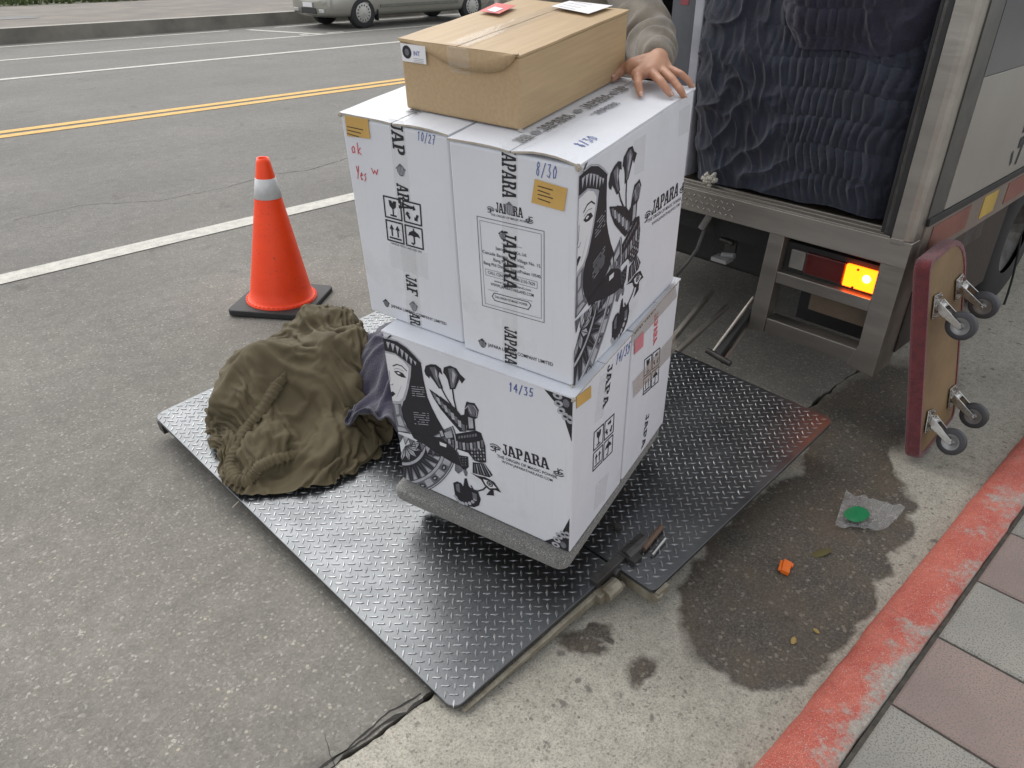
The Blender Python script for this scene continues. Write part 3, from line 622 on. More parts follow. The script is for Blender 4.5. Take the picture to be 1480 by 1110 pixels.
def carton(name,pos,yaw,dims,label,card=CARD,group='white printed cartons stacked on the dolly',seed=0):
    M=MS@Matrix.Translation(pos)@Matrix.Rotation(rad(yaw),4,'Z'); r=empty(name,M); tag(r,label,'carton',group); d,w,h=dims
    rnd=random.Random(seed); hb=h-.006
    mb=MB(); nn=9
    def wob(p,q,s): return .0022*noise.noise(Vector((p*6,q*6,s+seed)))
    mb.box(0,d,0,w,0,hb); mb.build('body',card,r,bevel=.006,seg=3)
    bpy.context.view_layer.update()
    return r
def flaps(r,dims,along,card=CARD,lift=(.0,.0),raw=True,over=.0015,gap=(0,0)):
    """two top flaps meeting in the middle; along = axis of the slit"""
    d,w,h=dims; z=h-.0055; t=.0045
    for k in(0,1):
        mb=MB(); N_=14
        if along=='x':
            y0,y1=(-over,w/2-.0015) if k==0 else (w+over,w/2+.0015)
            f=lambda a,b_,zz:(-over+(d+2*over)*a,y0+(y1-y0)*b_,zz+lift[k]*b_*(1-.6*a)+gap[k]*math.exp(-a*9)*math.sin(PI*b_)+.0013*noise.noise(Vector((a*5,b_*4,k*7+d))) )
        else:
            x0,x1=(-over,d/2-.0015) if k==0 else (d+over,d/2+.0015)
            f=lambda a,b_,zz:(x0+(x1-x0)*b_,-over+(w+2*over)*a,zz+lift[k]*b_+.0016*noise.noise(Vector((a*5,b_*4,k*7+w))))
        vs=[f(i/N_,j/6,z+t) for j in range(7) for i in range(N_+1)]+[f(i/N_,j/6,z) for j in range(7) for i in range(N_+1)]
        n1=N_+1; T=7*n1; fs=[]; ms=[]
        for j in range(6):
            for i in range(N_): q=(j*n1+i,j*n1+i+1,(j+1)*n1+i+1,(j+1)*n1+i); fs.append(q); ms.append(0); fs.append(tuple(T+x for x in q[::-1])); ms.append(0)
        for j in (0,6):
            for i in range(N_): fs.append((j*n1+i,j*n1+i+1,T+j*n1+i+1,T+j*n1+i)); ms.append(0)
        for i in (0,N_):
            for j in range(6): fs.append((j*n1+i,(j+1)*n1+i,T+(j+1)*n1+i,T+j*n1+i)); ms.append(1 if raw else 0)
        mb.v=vs; mb.f=fs; mb.m=ms
        mb.build('top_flap',[card,RAW],r)
def patch(pr,pts,m,name,parent,l=8,fine=False):
    """paper label or strip of tape stuck on a face"""
    mb=MB(); P=[pr.pos(p,l) for p in pts]; Q=[pr.pos(p,l)-pr.n*.0004 for p in pts]; n=len(P)
    mb.add(P+Q,[tuple(range(n))]+[(i,(i+1)%n,n+(i+1)%n,n+i) for i in range(n)]); return mb.build(name,m,parent)
L_,D_,H_=.5574,.3056,.5216
Z1,Z2,Z3=.1301,.6525,1.1765
F1=carton('printed_carton',(.4651,.0184,Z1),13.3,(D_,L_,H_),'white carton marked 14/35, printed front, resting on the grey carpeted dolly',seed=1)
B1=carton('printed_carton',(.7735,.0912,Z1),13.8,(D_,L_,H_),'white carton with buff tape across its end, behind the 14/35 carton',seed=2)
UL=carton('printed_carton',(.4380,.3585,Z2),12.0,(L_,D_,H_),'white carton marked 10/27 with four handling symbols, beside the 8/30 carton',seed=3)
UR=carton('printed_carton',(.4903,.0446,Z2),12.3,(L_,D_,H_),'white carton marked 8/30 with address frame, under the hand',seed=4)
BD=(.462,.3082,.1491)
BR=carton('brown_parcel',(.5453,.2508,Z3),11.6,BD,'plain brown parcel with clear tape lying on top of the white cartons',BROWN,None,5)
dF,dU=(D_,L_,H_),(L_,D_,H_)
flaps(F1,dF,'y'); flaps(B1,dF,'y',lift=(0,.0)); flaps(UL,dU,'x',gap=(.004,.001)); flaps(UR,dU,'x',gap=(.009,.003)); flaps(BR,BD,'x',BROWN,raw=False)

# lower front carton
p=Print(F1,'front',dF)
def cvF(x,y): return p.px(560+x/4.267,480+y/4.267)
ART=cvF; art(p,cvF); p.build('artwork')
p.text('JAPARA',p.px(727,656),p.px(795,679),.036,1,K,.035,True)
eye_mark(p,p.px(709,645),p.px(724,651),1,K); eye_mark(p,p.px(815,684),p.px(800,680),1,K)
p.text('THE ORIGIN OF MAGIC POWER',p.px(719,660),p.px(806,692),.0095,1,K,.012); p.text('WWW.JAPARATHAILAND.COM',p.px(726,668),p.px(799,696),.0085,1,K,.008)
p.hand(written('14/35'),p.px(735,564),p.px(772,574),.024,1,BL,.0028); p.build('handwriting'); p.hand(written('35'),p.px(812,566),p.px(824,568),.016,1,RD,.002); p.build('handwriting')
W_,Hh=p.size; corner(p,(W_-.003,Hh-.006),-1,-1,.075,1); p.build('corner_ornament'); corner(p,(W_-.003,.003),-1,1,.075,1); p.build('corner_ornament')
p.build('lettering')
p=Print(F1,'right',dF)
patch(p,[p.px(*q) for q in((833,590),(833,573),(854,557),(854,574))],TAN,'paper_label',F1)
icons(p,(p.px(858,624),p.px(889,595),p.px(856,684))); p.build('handling_symbols')
p.hand(written('14/35'),p.px(889,528),p.px(910,508),.03,1,BL,.0035); p.build('handwriting')
p.text('JAPARA LIMITED COMPANY LIMITED',p.px(848,768),p.px(893,709),.009,1,K,.015); p.build('company_line'); scarab(p,p.px(841,778),.010,1,K); p.build('scarab_mark')
p.text('JAPA',p.px(879,528),p.px(871,592),.028,1,K,.03,True)
p.build('lettering')
patch(p,[p.px(*q) for q in((868,545),(882,533),(873,600),(859,612))],CLEAR,'tape',F1,l=-1)
patch(p,[p.px(*q) for q in((862,700),(880,682),(874,722),(858,738))],CLEAR,'tape',F1,l=-1)
# lower back carton, its end face with buff tape
p=Print(B1,'right',dF)
icons(p,(p.px(931,519),p.px(955,500),p.px(929,573))); p.build('handling_symbols')
for y0,y1 in((500,473),(575,548)): patch(p,[p.px(915,y0),p.px(978,y0-72),p.px(975,y1-72+4),p.px(914,y1+4)],BUFFT,'tape',B1,l=10)
patch(p,[p.px(*q) for q in((917,492),(930,478),(929,500),(916,512))],PINK,'paper_label',B1,l=12)
p.text('JAPARA',p.px(946,455),p.px(944,500),.026,1,RD,.03,True); p.build('tape_lettering'); p.text('JAPARA',p.px(917,484),p.px(948,447),.022,1,K,.03,True); p.build('tape_lettering'); p.text('JAPARA',p.px(952,440),p.px(979,411),.022,1,K,.03,True); p.build('tape_lettering'); p.text('JAPA',p.px(934,600),p.px(927,650),.026,1,K,.03,True)
p.build('lettering')
# upper left carton
p=Print(UL,'front',dU)
patch(p,[p.px(*q) for q in((499,166),(533,172),(536,200),(503,196))],TAN,'paper_label',UL)
for k in range(3): p.line([p.px(503,182+k*5),p.px(526-k*3,187+k*5)],.0018,12,K)
p.build('label_text')
icons(p,(p.px(553,280),p.px(610,294),p.px(560,348))); p.build('handling_symbols')
p.hand(written('10/27'),p.px(603,202),p.px(630,209),.020,1,BL,.0016); p.build('handwriting')
p.hand(written('ok'),p.px(508,220),p.px(525,224),.026,1,RD,.0024); p.build('handwriting'); p.hand(written('Yes'),p.px(516,257),p.px(532,262),.03,1,RD,.0024); p.build('handwriting'); p.hand(written('W'),p.px(537,250),p.px(549,253),.017,1,RD,.0024); p.build('handwriting')
def tape_text(pr,x0,y0,x1,y1,words,cap):
    """words printed one after another down a strip of tape from one pixel to another"""
    a,b_=Vector(pr.px(x0,y0)),Vector(pr.px(x1,y1))
    for w,t0,t1 in words:
        q0,q1=a.lerp(b_,t0),a.lerp(b_,t1); n=(b_-a).normalized(); n=Vector((-n.y,n.x))*cap*.5
        if w=='*': scarab(pr,tuple((q0+q1)/2),cap*.40,2,G)
        else: pr.text(w,tuple(q0-n),tuple(q1-n),cap,2,K,.03,True)
        pr.build('tape_lettering')
tape_text(p,573,172,602,478,[('JAP',.01,.145),('*',.19,.23),('ARA',.27,.385),('JAF',.70,.805),('*',.845,.885),('ARA',.90,1.0)],.034)
p.text('JAPARA LIMITED COMPANY LIMITED',p.px(566,443),p.px(646,470),.008,1,K,.012); p.build('company_line'); scarab(p,p.px(559,438),.011,1,K); p.build('scarab_mark')
p.text('HANDLE WITH CARE KEEP DRY',p.px(566,352),p.px(611,366),.0055,1,K,.0)
p.build('lettering')
patch(p,[p.px(*q) for q in((563,353),(618,366),(620,404),(567,384))],CLEAR,'paper_label',UL,l=5)
patch(p,[p.px(*q) for q in((562,170),(584,175),(612,482),(591,476))],CLEAR,'tape',UL,l=-1)
p=Print(UL,'top',dU); tape_text(p,590,166,640,140,[('JAPARA',.05,.9)],.03); patch(p,[(.125,.002),(.185,.002),(.185,.55),(.125,.55)],CLEAR,'tape',UL,l=26); p.build('lettering')
# upper right carton: front with address frame
p=Print(UR,'front',dU)
tape_text(p,736,212,739,527,[('JAPARA',.0,.205),('*',.232,.262),('JAPARA',.345,.61),('JAPARA',.80,1.0)],.034)
p.text('JAPARA',p.px(717,306),p.px(757,315),.022,1,K,.035,True); eye_mark(p,p.px(705,302),p.px(715,305),1,K); eye_mark(p,p.px(771,318),p.px(760,316),1,K); p.text('THE ORIGIN OF MAGIC POWER',p.px(710,311),p.px(766,323),.005,1,K,.005)
fr=[p.px(*q) for q in((690,312),(787,334),(787,466),(698,441))]; p.line(fr,.0016,1,G,True)
fr=[p.px(*q) for q in((694,318),(783,338),(783,460),(702,438))]; p.line(fr,.0010,1,G,True)
rows=[('Japara (Thailand) Co., Ltd.',717,360,762,371,.0075),('Cascade Bangna, 1, 8 Village No. 15,',698,365,783,387,.0075),('Bang Pla Subdistrict,',714,377,759,388,.0075),('Bang Phli District, SamutPrakan 10540',700,381,782,402,.0075),('CALL CENTER : +6680-2135-7629',706,395,774,413,.0075),('www.japarathailand.com',715,407,768,421,.006),('WWW.JAPARATHAILAND.COM',710,412,772,429,.0075),('THE ORIGIN OF MAGIC POWER',716,430,763,442,.006)]
for t,x0,y0,x1,y1,cp in rows: p.text(t,p.px(x0,y0),p.px(x1,y1),cp,1,K,.006)
p.line([p.px(*q) for q in((702,388),(777,407),(777,417),(703,397))],.001,1,G,True); p.line([p.px(*q) for q in((715,423),(764,436),(768,441),(764,447),(716,434),(712,428))],.0018,1,K,True)
scarab(p,p.px(727,340),.010,1,K); p.build('company_line')
for a,b_ in(((725,351),(755,358)),((706,418),(720,421)),((748,430),(770,435))): p.line([p.px(*a),p.px(*b_)],.0009,1,G)
p.build('address_frame')
patch(p,[p.px(*q) for q in((774,258),(821,272),(816,305),(769,292))],TAN,'paper_label',UR)
for k in range(4): p.line([p.px(779,268+k*6),p.px(800-k%2*4,274+k*6)],.0020,12,K)
p.build('label_text')
p.hand(written('8/30'),p.px(774,252),p.px(806,259),.026,1,BL,.0018); p.build('handwriting')
p.text('JAPARA LIMITED COMPANY LIMITED',p.px(706,500),p.px(800,529),.009,1,K,.012); p.build('company_line'); scarab(p,p.px(698,496),.012,1,K); p.build('scarab_mark')
p.build('lettering')
patch(p,[p.px(*q) for q in((726,210),(749,215),(748,533),(727,527))],CLEAR,'tape',UR,l=-1)
# right side with the same artwork
pF=Print(F1,'front',dF); p=Print(UR,'right',dU)
art(p,lambda x,y: (lambda u:(u[0]*1.0,u[1]))(pF.px(560+x/4.267,480+y/4.267))); p.build('artwork')
p.text('JAPARA',p.px(941,312),p.px(980,282),.036,1,K,.035,True); eye_mark(p,p.px(932,316),p.px(940,310),1,K); eye_mark(p,p.px(990,268),p.px(983,273),1,K)
p.text('THE ORIGIN OF MAGIC POWER',p.px(936,322),p.px(984,289),.009,1,G,.01); p.text('WWW.JAPARATHAILAND.COM',p.px(942,326),p.px(982,297),.008,1,G,.008)
p.build('lettering')
patch(p,[p.px(*q) for q in((916,205),(934,193),(931,246),(917,253))],CLEAR,'tape',UR,l=-1); patch(p,[p.px(*q) for q in((982,160),(998,150),(995,190),(981,197))],CLEAR,'tape',UR,l=-1)
p=Print(UR,'top',dU)
tape_text(p,748,206,905,126,[('JAPARA',.0,.10),('*',.13,.16),('JAPARA',.19,.45),('*',.5,.53),('JAPARA',.57,.82),('*',.86,.88),('JAP',.9,.99)],.03)
p.text('JAPARA',p.px(866,166),p.px(898,150),.018,2,G,.02,True); p.text('THE ORIGIN OF MAGIC POWER',p.px(855,168),p.px(890,150),.007,2,G,.005)
p.hand(written('8/30'),p.px(842,214),p.px(866,200),.024,1,BL,.0026); p.build('handwriting'); p.build('lettering')
patch(p,[(.122,.002),(.184,.002),(.184,.556),(.122,.556)],CLEAR,'tape',UR,l=26)
# brown parcel: bent flap, tape, labels
p=Print(BR,'front',BD)
mb=MB(); top=[p.px(576+175*t,52+24*t) for t in [k/14 for k in range(15)]]; low=[p.px(*q) for q in((579,60),(590,63),(603,67),(616,72),(634,83),(653,93),(673,100),(694,103),(712,104),(728,101),(738,94),(744,87),(748,81),(750,78),(751,77.5))]
vs=[];
for k in range(15):
    a,bq_=top[k],low[k]; out=.006*math.sin(PI*k/14)
    vs+= [p.o+p.u*a[0]+p.v*min(a[1],BD[2]-.002)+p.n*.0012, p.o+p.u*(a[0]+bq_[0])/2+p.v*(min(a[1],BD[2])+bq_[1])/2+p.n*(.0022+out*.5), p.o+p.u*bq_[0]+p.v*bq_[1]+p.n*(.0016+out), p.o+p.u*bq_[0]+p.v*(bq_[1]+.002)+p.n*.0002]
fs=[]
for k in range(14):
    for q in range(3): fs.append((4*k+q,4*k+q+1,4*k+q+5,4*k+q+4))
mb.add(vs,fs).build('bent_flap',BROWN,BR,smooth=True)
lb=patch(p,[p.px(*q) for q in((581,61),(617,66),(619,92),(585,87))],PAPER,'paper_label',BR,l=30)
p.ellipse(p.px(591,74),.0125,.0135,33,K); p.ellipse(p.px(591,74),.006,.007,34,G); p.text('INT',p.px(601,79),p.px(610,80),.009,33,BL,.01)
for k in range(3): p.line([p.px(601,83+k*2.5),p.px(615,85+k*2.5)],.0007,33,G)
p.build('lettering')
mb=MB(); rn=random.Random(4)   # creased tape down the front
tp=[]
for k in range(9):
    t=k/8; x=664+t*4; y=62+t*44
    for sx in(-15,-6,2,9,16): q=p.px(x+sx,y+sx*.13); tp.append(p.o+p.u*q[0]+p.v*min(q[1],BD[2]-.001)+p.n*(.0085+rn.uniform(-.0018,.0018) if k<7 else .002))
mb.add(tp,[(5*k+i,5*k+i+1,5*k+i+6,5*k+i+5) for k in range(8) for i in range(4)]).build('tape',CLEAR,BR)
p=Print(BR,'top',BD)
def clampd(q): return (min(max(q[0],.004),p.size[0]-.004),min(max(q[1],.004),p.size[1]-.004))
patch(p,[clampd(p.px(*q)) for q in((693,20),(717,8),(746,12),(722,24))],REDP,'paper_label',BR,l=30); p.poly([clampd(p.px(*q)) for q in((704,19),(716,14),(728,17),(716,22))],34,WH); p.build('label_mark')
patch(p,[clampd(p.px(*q)) for q in((797,13),(832,2),(886,12),(851,24))],PAPER,'paper_label',BR,l=30)
for k in range(4): p.line([clampd(p.px(808+k*7,13-k*2.3)),clampd(p.px(832+k*8,18-k*2.1))],.0012,33,K)
p.build('lettering')
mb=MB(); tp=[]
for k in range(15):
    for sx in(-.026,-.012,.0,.013,.026): tp.append((-.001+.46*k/14,.154+sx,BD[2]+.0012+rn.uniform(0,.0016)))
mb.add(tp,[(5*k+i,5*k+i+1,5*k+i+6,5*k+i+5) for k in range(14) for i in range(4)]).build('tape',CLEAR,BR)

for bx,pt,r in((UR,(-.002,.0,H_-.006),.009),(F1,(-.001,.001,H_-.008),.008),(UL,(-.001,D_-.002,H_-.006),.006),(BR,(-.001,.001,.002),.006),(UR,(-.001,.001,.003),.005)):
    mb=MB(); rn=random.Random(int(r*1e4)); mb.lathe([(1e-5,r*.8),(r*.6,r*.5),(r*.8,0),(r*.5,-r*.6),(1e-5,-r*.8)],7,0,Matrix.Translation(pt)); mb.v=[tuple(c_+rn.uniform(-.25,.25)*r for c_ in v_) for v_ in mb.v]; mb.build('crushed_corner',RAW,bx)

# ---------------------------------------------------------------- carpeted dollies
CARPG=mat('grey_carpet',(.17,.165,.15),.95,col2=(.10,.10,.09),vs=90,bump=1.,bs=420,speck=((.36,.35,.33),300,.58),sheen=.3)
CARPR=mat('red_carpet',(.16,.02,.026),.95,col2=(.09,.012,.016),vs=30,bump=1.,bs=350,sheen=.3)
PLY=mat('dolly_plywood',(.21,.135,.06),.7,col2=(.12,.072,.032),vs=3,bump=.2,bs=40,stretch=(1,1,8))
GREYR=mat('grey_caster_rim',(.33,.33,.33),.35,metal=.8,vs=20); DARKR=mat('dark_caster_rubber',(.055,.055,.06),.6)
def caster(parent,loc,yaw,r=.05,sc=1.):
    """swivel caster hanging below z=0 of its own frame"""
    M=Matrix.Translation(loc)@Matrix.Rotation(yaw,4,'Z')@Matrix.Scale(sc,4); o=MB()
    o.box(-.042,.042,-.034,.034,-.004,0); o.cyl((0,0,-.004),(0,0,-.02),.024,.026,16)
    for s in(-1,1):
        o.add([(.02,s*.026,-.016),(-.022,s*.026,-.016),(.052,s*.024,-.092),(.070,s*.024,-.084),(.02,s*.022,-.016),(-.022,s*.022,-.016),(.052,s*.020,-.092),(.070,s*.020,-.084)],[(0,1,2,3),(7,6,5,4),(0,3,7,4),(1,5,6,2),(2,6,7,3),(0,4,5,1)])
    o.cyl((0,-.026,-.018),(0,.026,-.018),.012,n=8); o.cyl((.060,-.030,-.086),(.060,.030,-.086),.007,n=10)
    for sx in(-1,1):
        for sy in(-1,1): o.cyl((sx*.033,sy*.025,-.004),(sx*.033,sy*.025,-.009),.005,n=6)
    c=o.build('caster',chrome,parent,bevel=.001,M=M)
    Mw=Matrix.Translation((.060,0,-.086))@Matrix.Rotation(PI/2,4,'X')
    MB().lathe([(.030,-.015),(r-.003,-.016),(r,-.010),(r,.010),(r-.003,.016),(.030,.015)],28,0,Mw).build('tread',DARKR,c,smooth=True)
    MB().lathe([(0,-.016),(.010,-.018),(.013,-.013),(.024,-.0150),(.0305,-.0155),(.0305,.0155),(.024,.0150),(.013,.013),(.010,.018),(0,.016)],24,0,Mw).build('rim',GREYR if r>.049 else chrome,c,smooth=False)
    return c
def padded_board(lx,ly,t,name,mats,parent,rnd=.02,top=None):
    """board with a padded, rounded rim; top at z=0, faces: 0 carpet, 1 wood underside"""
    mb=MB(); out=rr(0,lx,0,ly,(rnd,rnd,top or rnd,rnd),6)
    def inset(pts,d):
        cx,cy=lx/2,ly/2; return [(p[0]+(d if p[0]<cx else -d)*(1 if True else 0),p[1]+(d if p[1]<cy else -d)) for p in pts]
    rings=[(inset(out,.012),0),(inset(out,.003),-.004),(out,-.012),(out,-t+.008),(inset(out,.003),-t),(inset(out,.014),-t),(inset(out,.016),-t+.004)]
    n=len(out); vs=[(q[0],q[1],z) for pts,z in rings for q in pts]; fs=[tuple(range(n))]; ms=[0]
    for k in range(len(rings)-1):
        for i in range(n): fs.append((k*n+(i+1)%n,k*n+i,(k+1)*n+i,(k+1)*n+(i+1)%n)); ms.append(0)
    fs.append(tuple((len(rings)-1)*n+i for i in range(n-1,-1,-1))); ms.append(1)
    mb.v=vs; mb.f=fs; mb.m=ms; return mb.build(name,mats,parent,smooth=False)
# grey dolly under the stack (frame: front right corner of the board)
MD=MS@Matrix.Translation((.432,.004,Z1-.003))@Matrix.Rotation(rad(14.4),4,'Z')
gd=empty('furniture_dolly',MD); tag(gd,'low dolly with grey carpeted board carrying the stack of white cartons','dolly','furniture dollies')
padded_board(.66,.575,.040,'carpeted_board',[CARPG,PLY],gd,.03)
for (x,y,a) in((.10,.09,.6),(.10,.48,2.1),(.55,.09,-.8),(.55,.48,1.2)): caster(gd,(x,y,-.0405),a,.046,.64)
# red dolly leaning on the truck: board plane runs along X and up the side, wheels towards the kerb
up=Vector((-.045,.135,.74)).normalized(); ax=Vector((1,.02,0)); ax=(ax-up*ax.dot(up)).normalized(); nz_=up.cross(ax).normalized()
MR=Matrix(((up.x,ax.x,nz_.x,2.566),(up.y,ax.y,nz_.y,.640),(up.z,ax.z,nz_.z,.014),(0,0,0,1)))
rd=empty('furniture_dolly',MR); tag(rd,'plywood dolly with red carpet edge, standing on edge against the truck with wheels outward','dolly','furniture dollies')
padded_board(.73,.365,.052,'carpeted_board',[CARPR,PLY],rd,.03,.15)
for (x,y,a) in((.125,.080,PI+.30),(.115,.305,PI+.12),(.555,.080,PI+.15),(.545,.292,PI-.05)): caster(rd,(x,y,-.0525),a,.050,.94)

# ---------------------------------------------------------------- truck
TX,TY=2.6,.82
MT=Matrix.Translation((TX,TY,0))@Matrix.Rotation(.016,4,'X'); MTi=MT.inverted()
truck=empty('delivery_truck',MT); tag(truck,'box truck with open steel rear frame, loaded with navy quilts','truck')
def tX(px,py,x=0.): return MTi@onX(px,py,TX+x)
def tY(px,py,y=0.): return MTi@onY(px,py,TY+y)
TW=2.0
wallm=mat('truck_wall_grey',(.16,.16,.165),.5,metal=.3,vs=2,rvar=.1); inner=mat('truck_inner_lining',(.055,.06,.055),.75,vs=3)
dark=mat('chassis_black',(.018,.017,.016),.7,vs=8,bump=.3,bs=60); whitep=mat('white_panel_shaded',(.25,.238,.212),.35,vs=3,vamt=.1)  # white panel kept dark: shade on this side is put into its colour
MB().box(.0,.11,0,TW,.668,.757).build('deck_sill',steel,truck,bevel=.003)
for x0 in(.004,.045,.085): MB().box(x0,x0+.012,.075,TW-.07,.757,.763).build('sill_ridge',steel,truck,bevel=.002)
lg=MB(); p_=.03
for i in range(20):
    for j in range(3):
        a=PI/4 if (i+j)%2 else -PI/4; lg.add([(-.010,0,0),(0,-.003,0),(.010,0,0),(0,.003,0),(-.005,-.001,.0018),(.005,-.001,.0018),(.005,.001,.0018),(-.005,.001,.0018)],[(0,1,5,4),(1,2,6,5),(2,3,6),(3,0,7,6),(0,4,7),(4,5,6,7)],0,Matrix(((0,0,-1,0),(1,0,0,.66+i*.025+.012*(j%2)),(0,-1,0,.69+j*.022),(0,0,0,1)))@Matrix.Rotation(a,4,'Z'))
t_=lg.build('sill_tread_lugs',steel,truck); t_['kind']='stuff'
MB().box(.11,4.2,.02,TW-.02,.69,.745).build('deck_floor',mat('deck_boards',(.11,.085,.055),.8,vs=3,bump=.3,bs=30,stretch=(1,8,1)),truck)
MB().box(.072,4.2,.0,.035,.757,2.66).build('side_wall',wallm,truck); MB().box(.072,4.2,TW-.035,TW,.757,2.66).build('side_wall',wallm,truck)
MB().box(.08,4.19,.0352,.042,.76,2.64).build('wall_lining',inner,truck); MB().box(.08,4.19,TW-.042,TW-.0352,.76,2.64).build('wall_lining',inner,truck)
MB().box(4.16,4.2,.04,TW-.04,.757,2.66).build('front_wall',inner,truck); MB().box(.0,4.2,0,TW,2.661,2.70).build('roof',wallm,truck)
# right rear post: rounded steel section, rubber seal beside it
def post(y0,sg,nm):
    pts=[(.0,.070),(.0,.030),(.004,.014),(.014,.003),(.03,.0),(.07,.0),(.07,.070)]
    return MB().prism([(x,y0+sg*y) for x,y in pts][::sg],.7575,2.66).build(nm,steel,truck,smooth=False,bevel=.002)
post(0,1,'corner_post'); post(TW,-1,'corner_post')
for ya,yb,x0,x1,m_,nm in ((.0705,.088,.004,.05,rubber,'door_seal'),(.0885,.102,.012,.06,steel_dark,'door_channel'),(.1025,.116,.02,.06,rubber,'door_seal')): MB().box(x0,x1,ya,yb,.764,2.66).build(nm,m_,truck,bevel=.003)
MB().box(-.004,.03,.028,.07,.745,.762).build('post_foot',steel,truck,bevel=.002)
# outside of the right wall
MB().box(.0715,.20,-.004,-.0004,.80,2.6).build('side_trim',mat('dull_aluminium',(.11,.108,.10),.5,metal=.6,rvar=.1),truck)
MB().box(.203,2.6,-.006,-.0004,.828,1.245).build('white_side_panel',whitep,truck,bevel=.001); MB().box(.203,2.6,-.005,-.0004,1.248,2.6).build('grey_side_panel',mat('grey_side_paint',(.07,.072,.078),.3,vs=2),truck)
MB().box(.0715,4.1,-.012,.0,.800,.826).build('side_rail',dark,truck,bevel=.002)
tp_red=mat('reflective_red',(.26,.10,.075),.4,metal=.3,vs=8); tp_yel=mat('reflective_yellow',(.48,.33,.06),.35,vs=8)
MB().box(.0715,4.1,-.006,.0,.675,.799).build('lower_skirt',mat('skirt_steel',(.24,.20,.17),.45,metal=.5,vs=4,rvar=.1),truck)
for k in range(5): x0=.14+k*.78; MB().box(x0,x0+.36,-.0085,-.0062,.70,.785).build('reflective_strip',tp_red,truck); MB().box(x0+.50,x0+.66,-.0085,-.0062,.70,.785).build('reflective_strip',tp_yel,truck)
wr=MB()   # bold black characters on the side panel, cut by the picture edge
def stroke(a,b_,w):
    A,B_=[tY(*q) for q in(a,b_)]; t=(B_-A).normalized(); n_=Vector((-t.z,0,t.x))*w/2
    wr.add([(v.x,-.0075-.0004*(len(wr.f)%3),v.z) for v in(A+n_,A-n_,B_-n_,B_+n_)],[(0,1,2,3)])
for a,b_,w in(((1452,236),(1455,218),.022),((1459,236),(1470,205),.022),((1464,206),(1490,188),.04),((1470,190),(1474,176),.03),((1473,176),(1490,166),.035),((1478,222),(1490,200),.04)): stroke(a,b_,w)
wr.build('side_lettering',INK,truck)
# step frame hanging under the right corner
fx0,fx1=.012,.16
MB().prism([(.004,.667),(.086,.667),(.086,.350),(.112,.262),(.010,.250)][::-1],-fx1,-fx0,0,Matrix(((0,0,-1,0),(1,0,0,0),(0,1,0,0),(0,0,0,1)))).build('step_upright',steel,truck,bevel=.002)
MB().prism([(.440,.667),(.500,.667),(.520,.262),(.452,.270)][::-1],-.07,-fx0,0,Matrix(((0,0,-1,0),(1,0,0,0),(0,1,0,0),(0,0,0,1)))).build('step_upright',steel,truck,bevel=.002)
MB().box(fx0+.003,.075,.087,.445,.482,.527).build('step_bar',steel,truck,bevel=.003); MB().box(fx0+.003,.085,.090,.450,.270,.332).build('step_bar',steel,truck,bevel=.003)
MB().box(.16,.34,.004,.02,.30,.667).build('step_side_plate',steel_dark,truck)
MB().cyl((.06,.10,.235),(.06,.10,.262),.012,n=10).build('drain_bolt',steel,truck)
# lamp cluster
amber=mat('amber_lens',(.9,.35,.02),.25,emit=(1.,.10,.002),estr=4.)
amber_hot=mat('amber_bulb',(1,.8,.3),.3,emit=(1.,.62,.08),estr=9.)
redl=mat('red_lens',(.09,.008,.007),.2,coat=.5); clearl=mat('clear_lens',(.22,.21,.19),.2,coat=.5)
a_,b_=tX(1226,381,.045),tX(1268,427,.045)
cl=MB().box(.050,.12,.085,.44,b_.z-.02,a_.z+.02).build('lamp_cluster',dark,truck)
MB().box(.032,.052,b_.y,a_.y,b_.z+.004,a_.z+.002).build('amber_lens',amber,cl,bevel=.004)
MB().lathe([(.0,.004),(.010,.003),(.015,0)],16,0,Matrix.Translation((.0318,(a_.y+b_.y)/2-.018,(a_.z+b_.z)/2+.010))@Matrix.Rotation(-PI/2,4,'Y')).build('bulb',amber_hot,cl,smooth=True)
for yy,zz in((a_.y-.045,a_.z-.006),(a_.y-.04,b_.z+.008)): MB().cyl((.029,yy,zz),(.033,yy,zz),.0045,n=8).build('screw',dark,cl)
MB().box(.036,.052,a_.y+.004,.355,b_.z+.004,a_.z+.002).build('red_lens',redl,cl,bevel=.004); MB().box(.034,.052,.358,.415,b_.z+.01,a_.z).build('clear_lens',clearl,cl,bevel=.004)
MB().box(.13,.135,.10,.345,.37,.50).build('number_panel',mat('dusty_panel',(.16,.12,.085),.8,vs=5),truck)
# under the body
for y0 in(.55,1.38): MB().box(.14,4.2,y0,y0+.07,.50,.668).build('chassis_rail',dark,truck)
MB().box(.115,.20,.02,TW-.02,.56,.6675).build('cross_member',dark,truck); MB().cyl((1.75,.2,.36),(1.75,TW-.2,.36),.05,n=10).build('axle',dark,truck)
MB().box(.30,.32,.06,.46,.24,.667).build('mud_flap',rubber,truck); MB().box(.30,.32,1.54,1.94,.24,.667).build('mud_flap',rubber,truck)
for yc in(.27,TW-.27):
    Mw=Matrix.Translation((1.75,yc,.36))@Matrix.Rotation(PI/2,4,'X')
    w_=empty('rear_wheel'); w_.parent=truck
    MB().lathe([(.20,-.20),(.33,-.20),(.36,-.17),(.36,-.03),(.33,0),(.36,.03),(.36,.17),(.33,.20),(.20,.20)],36,0,Mw).build('tyre',tyre,w_,smooth=True); MB().lathe([(.0,-.10),(.08,-.14),(.10,-.10),(.20,-.18),(.205,.18),(.1,.10),(0,.10)],24,0,Mw).build('rim',steel_dark,w_)
MB().box(2.9,3.4,.35,TW-.35,.30,.60).build('fuel_tank',dark,truck)
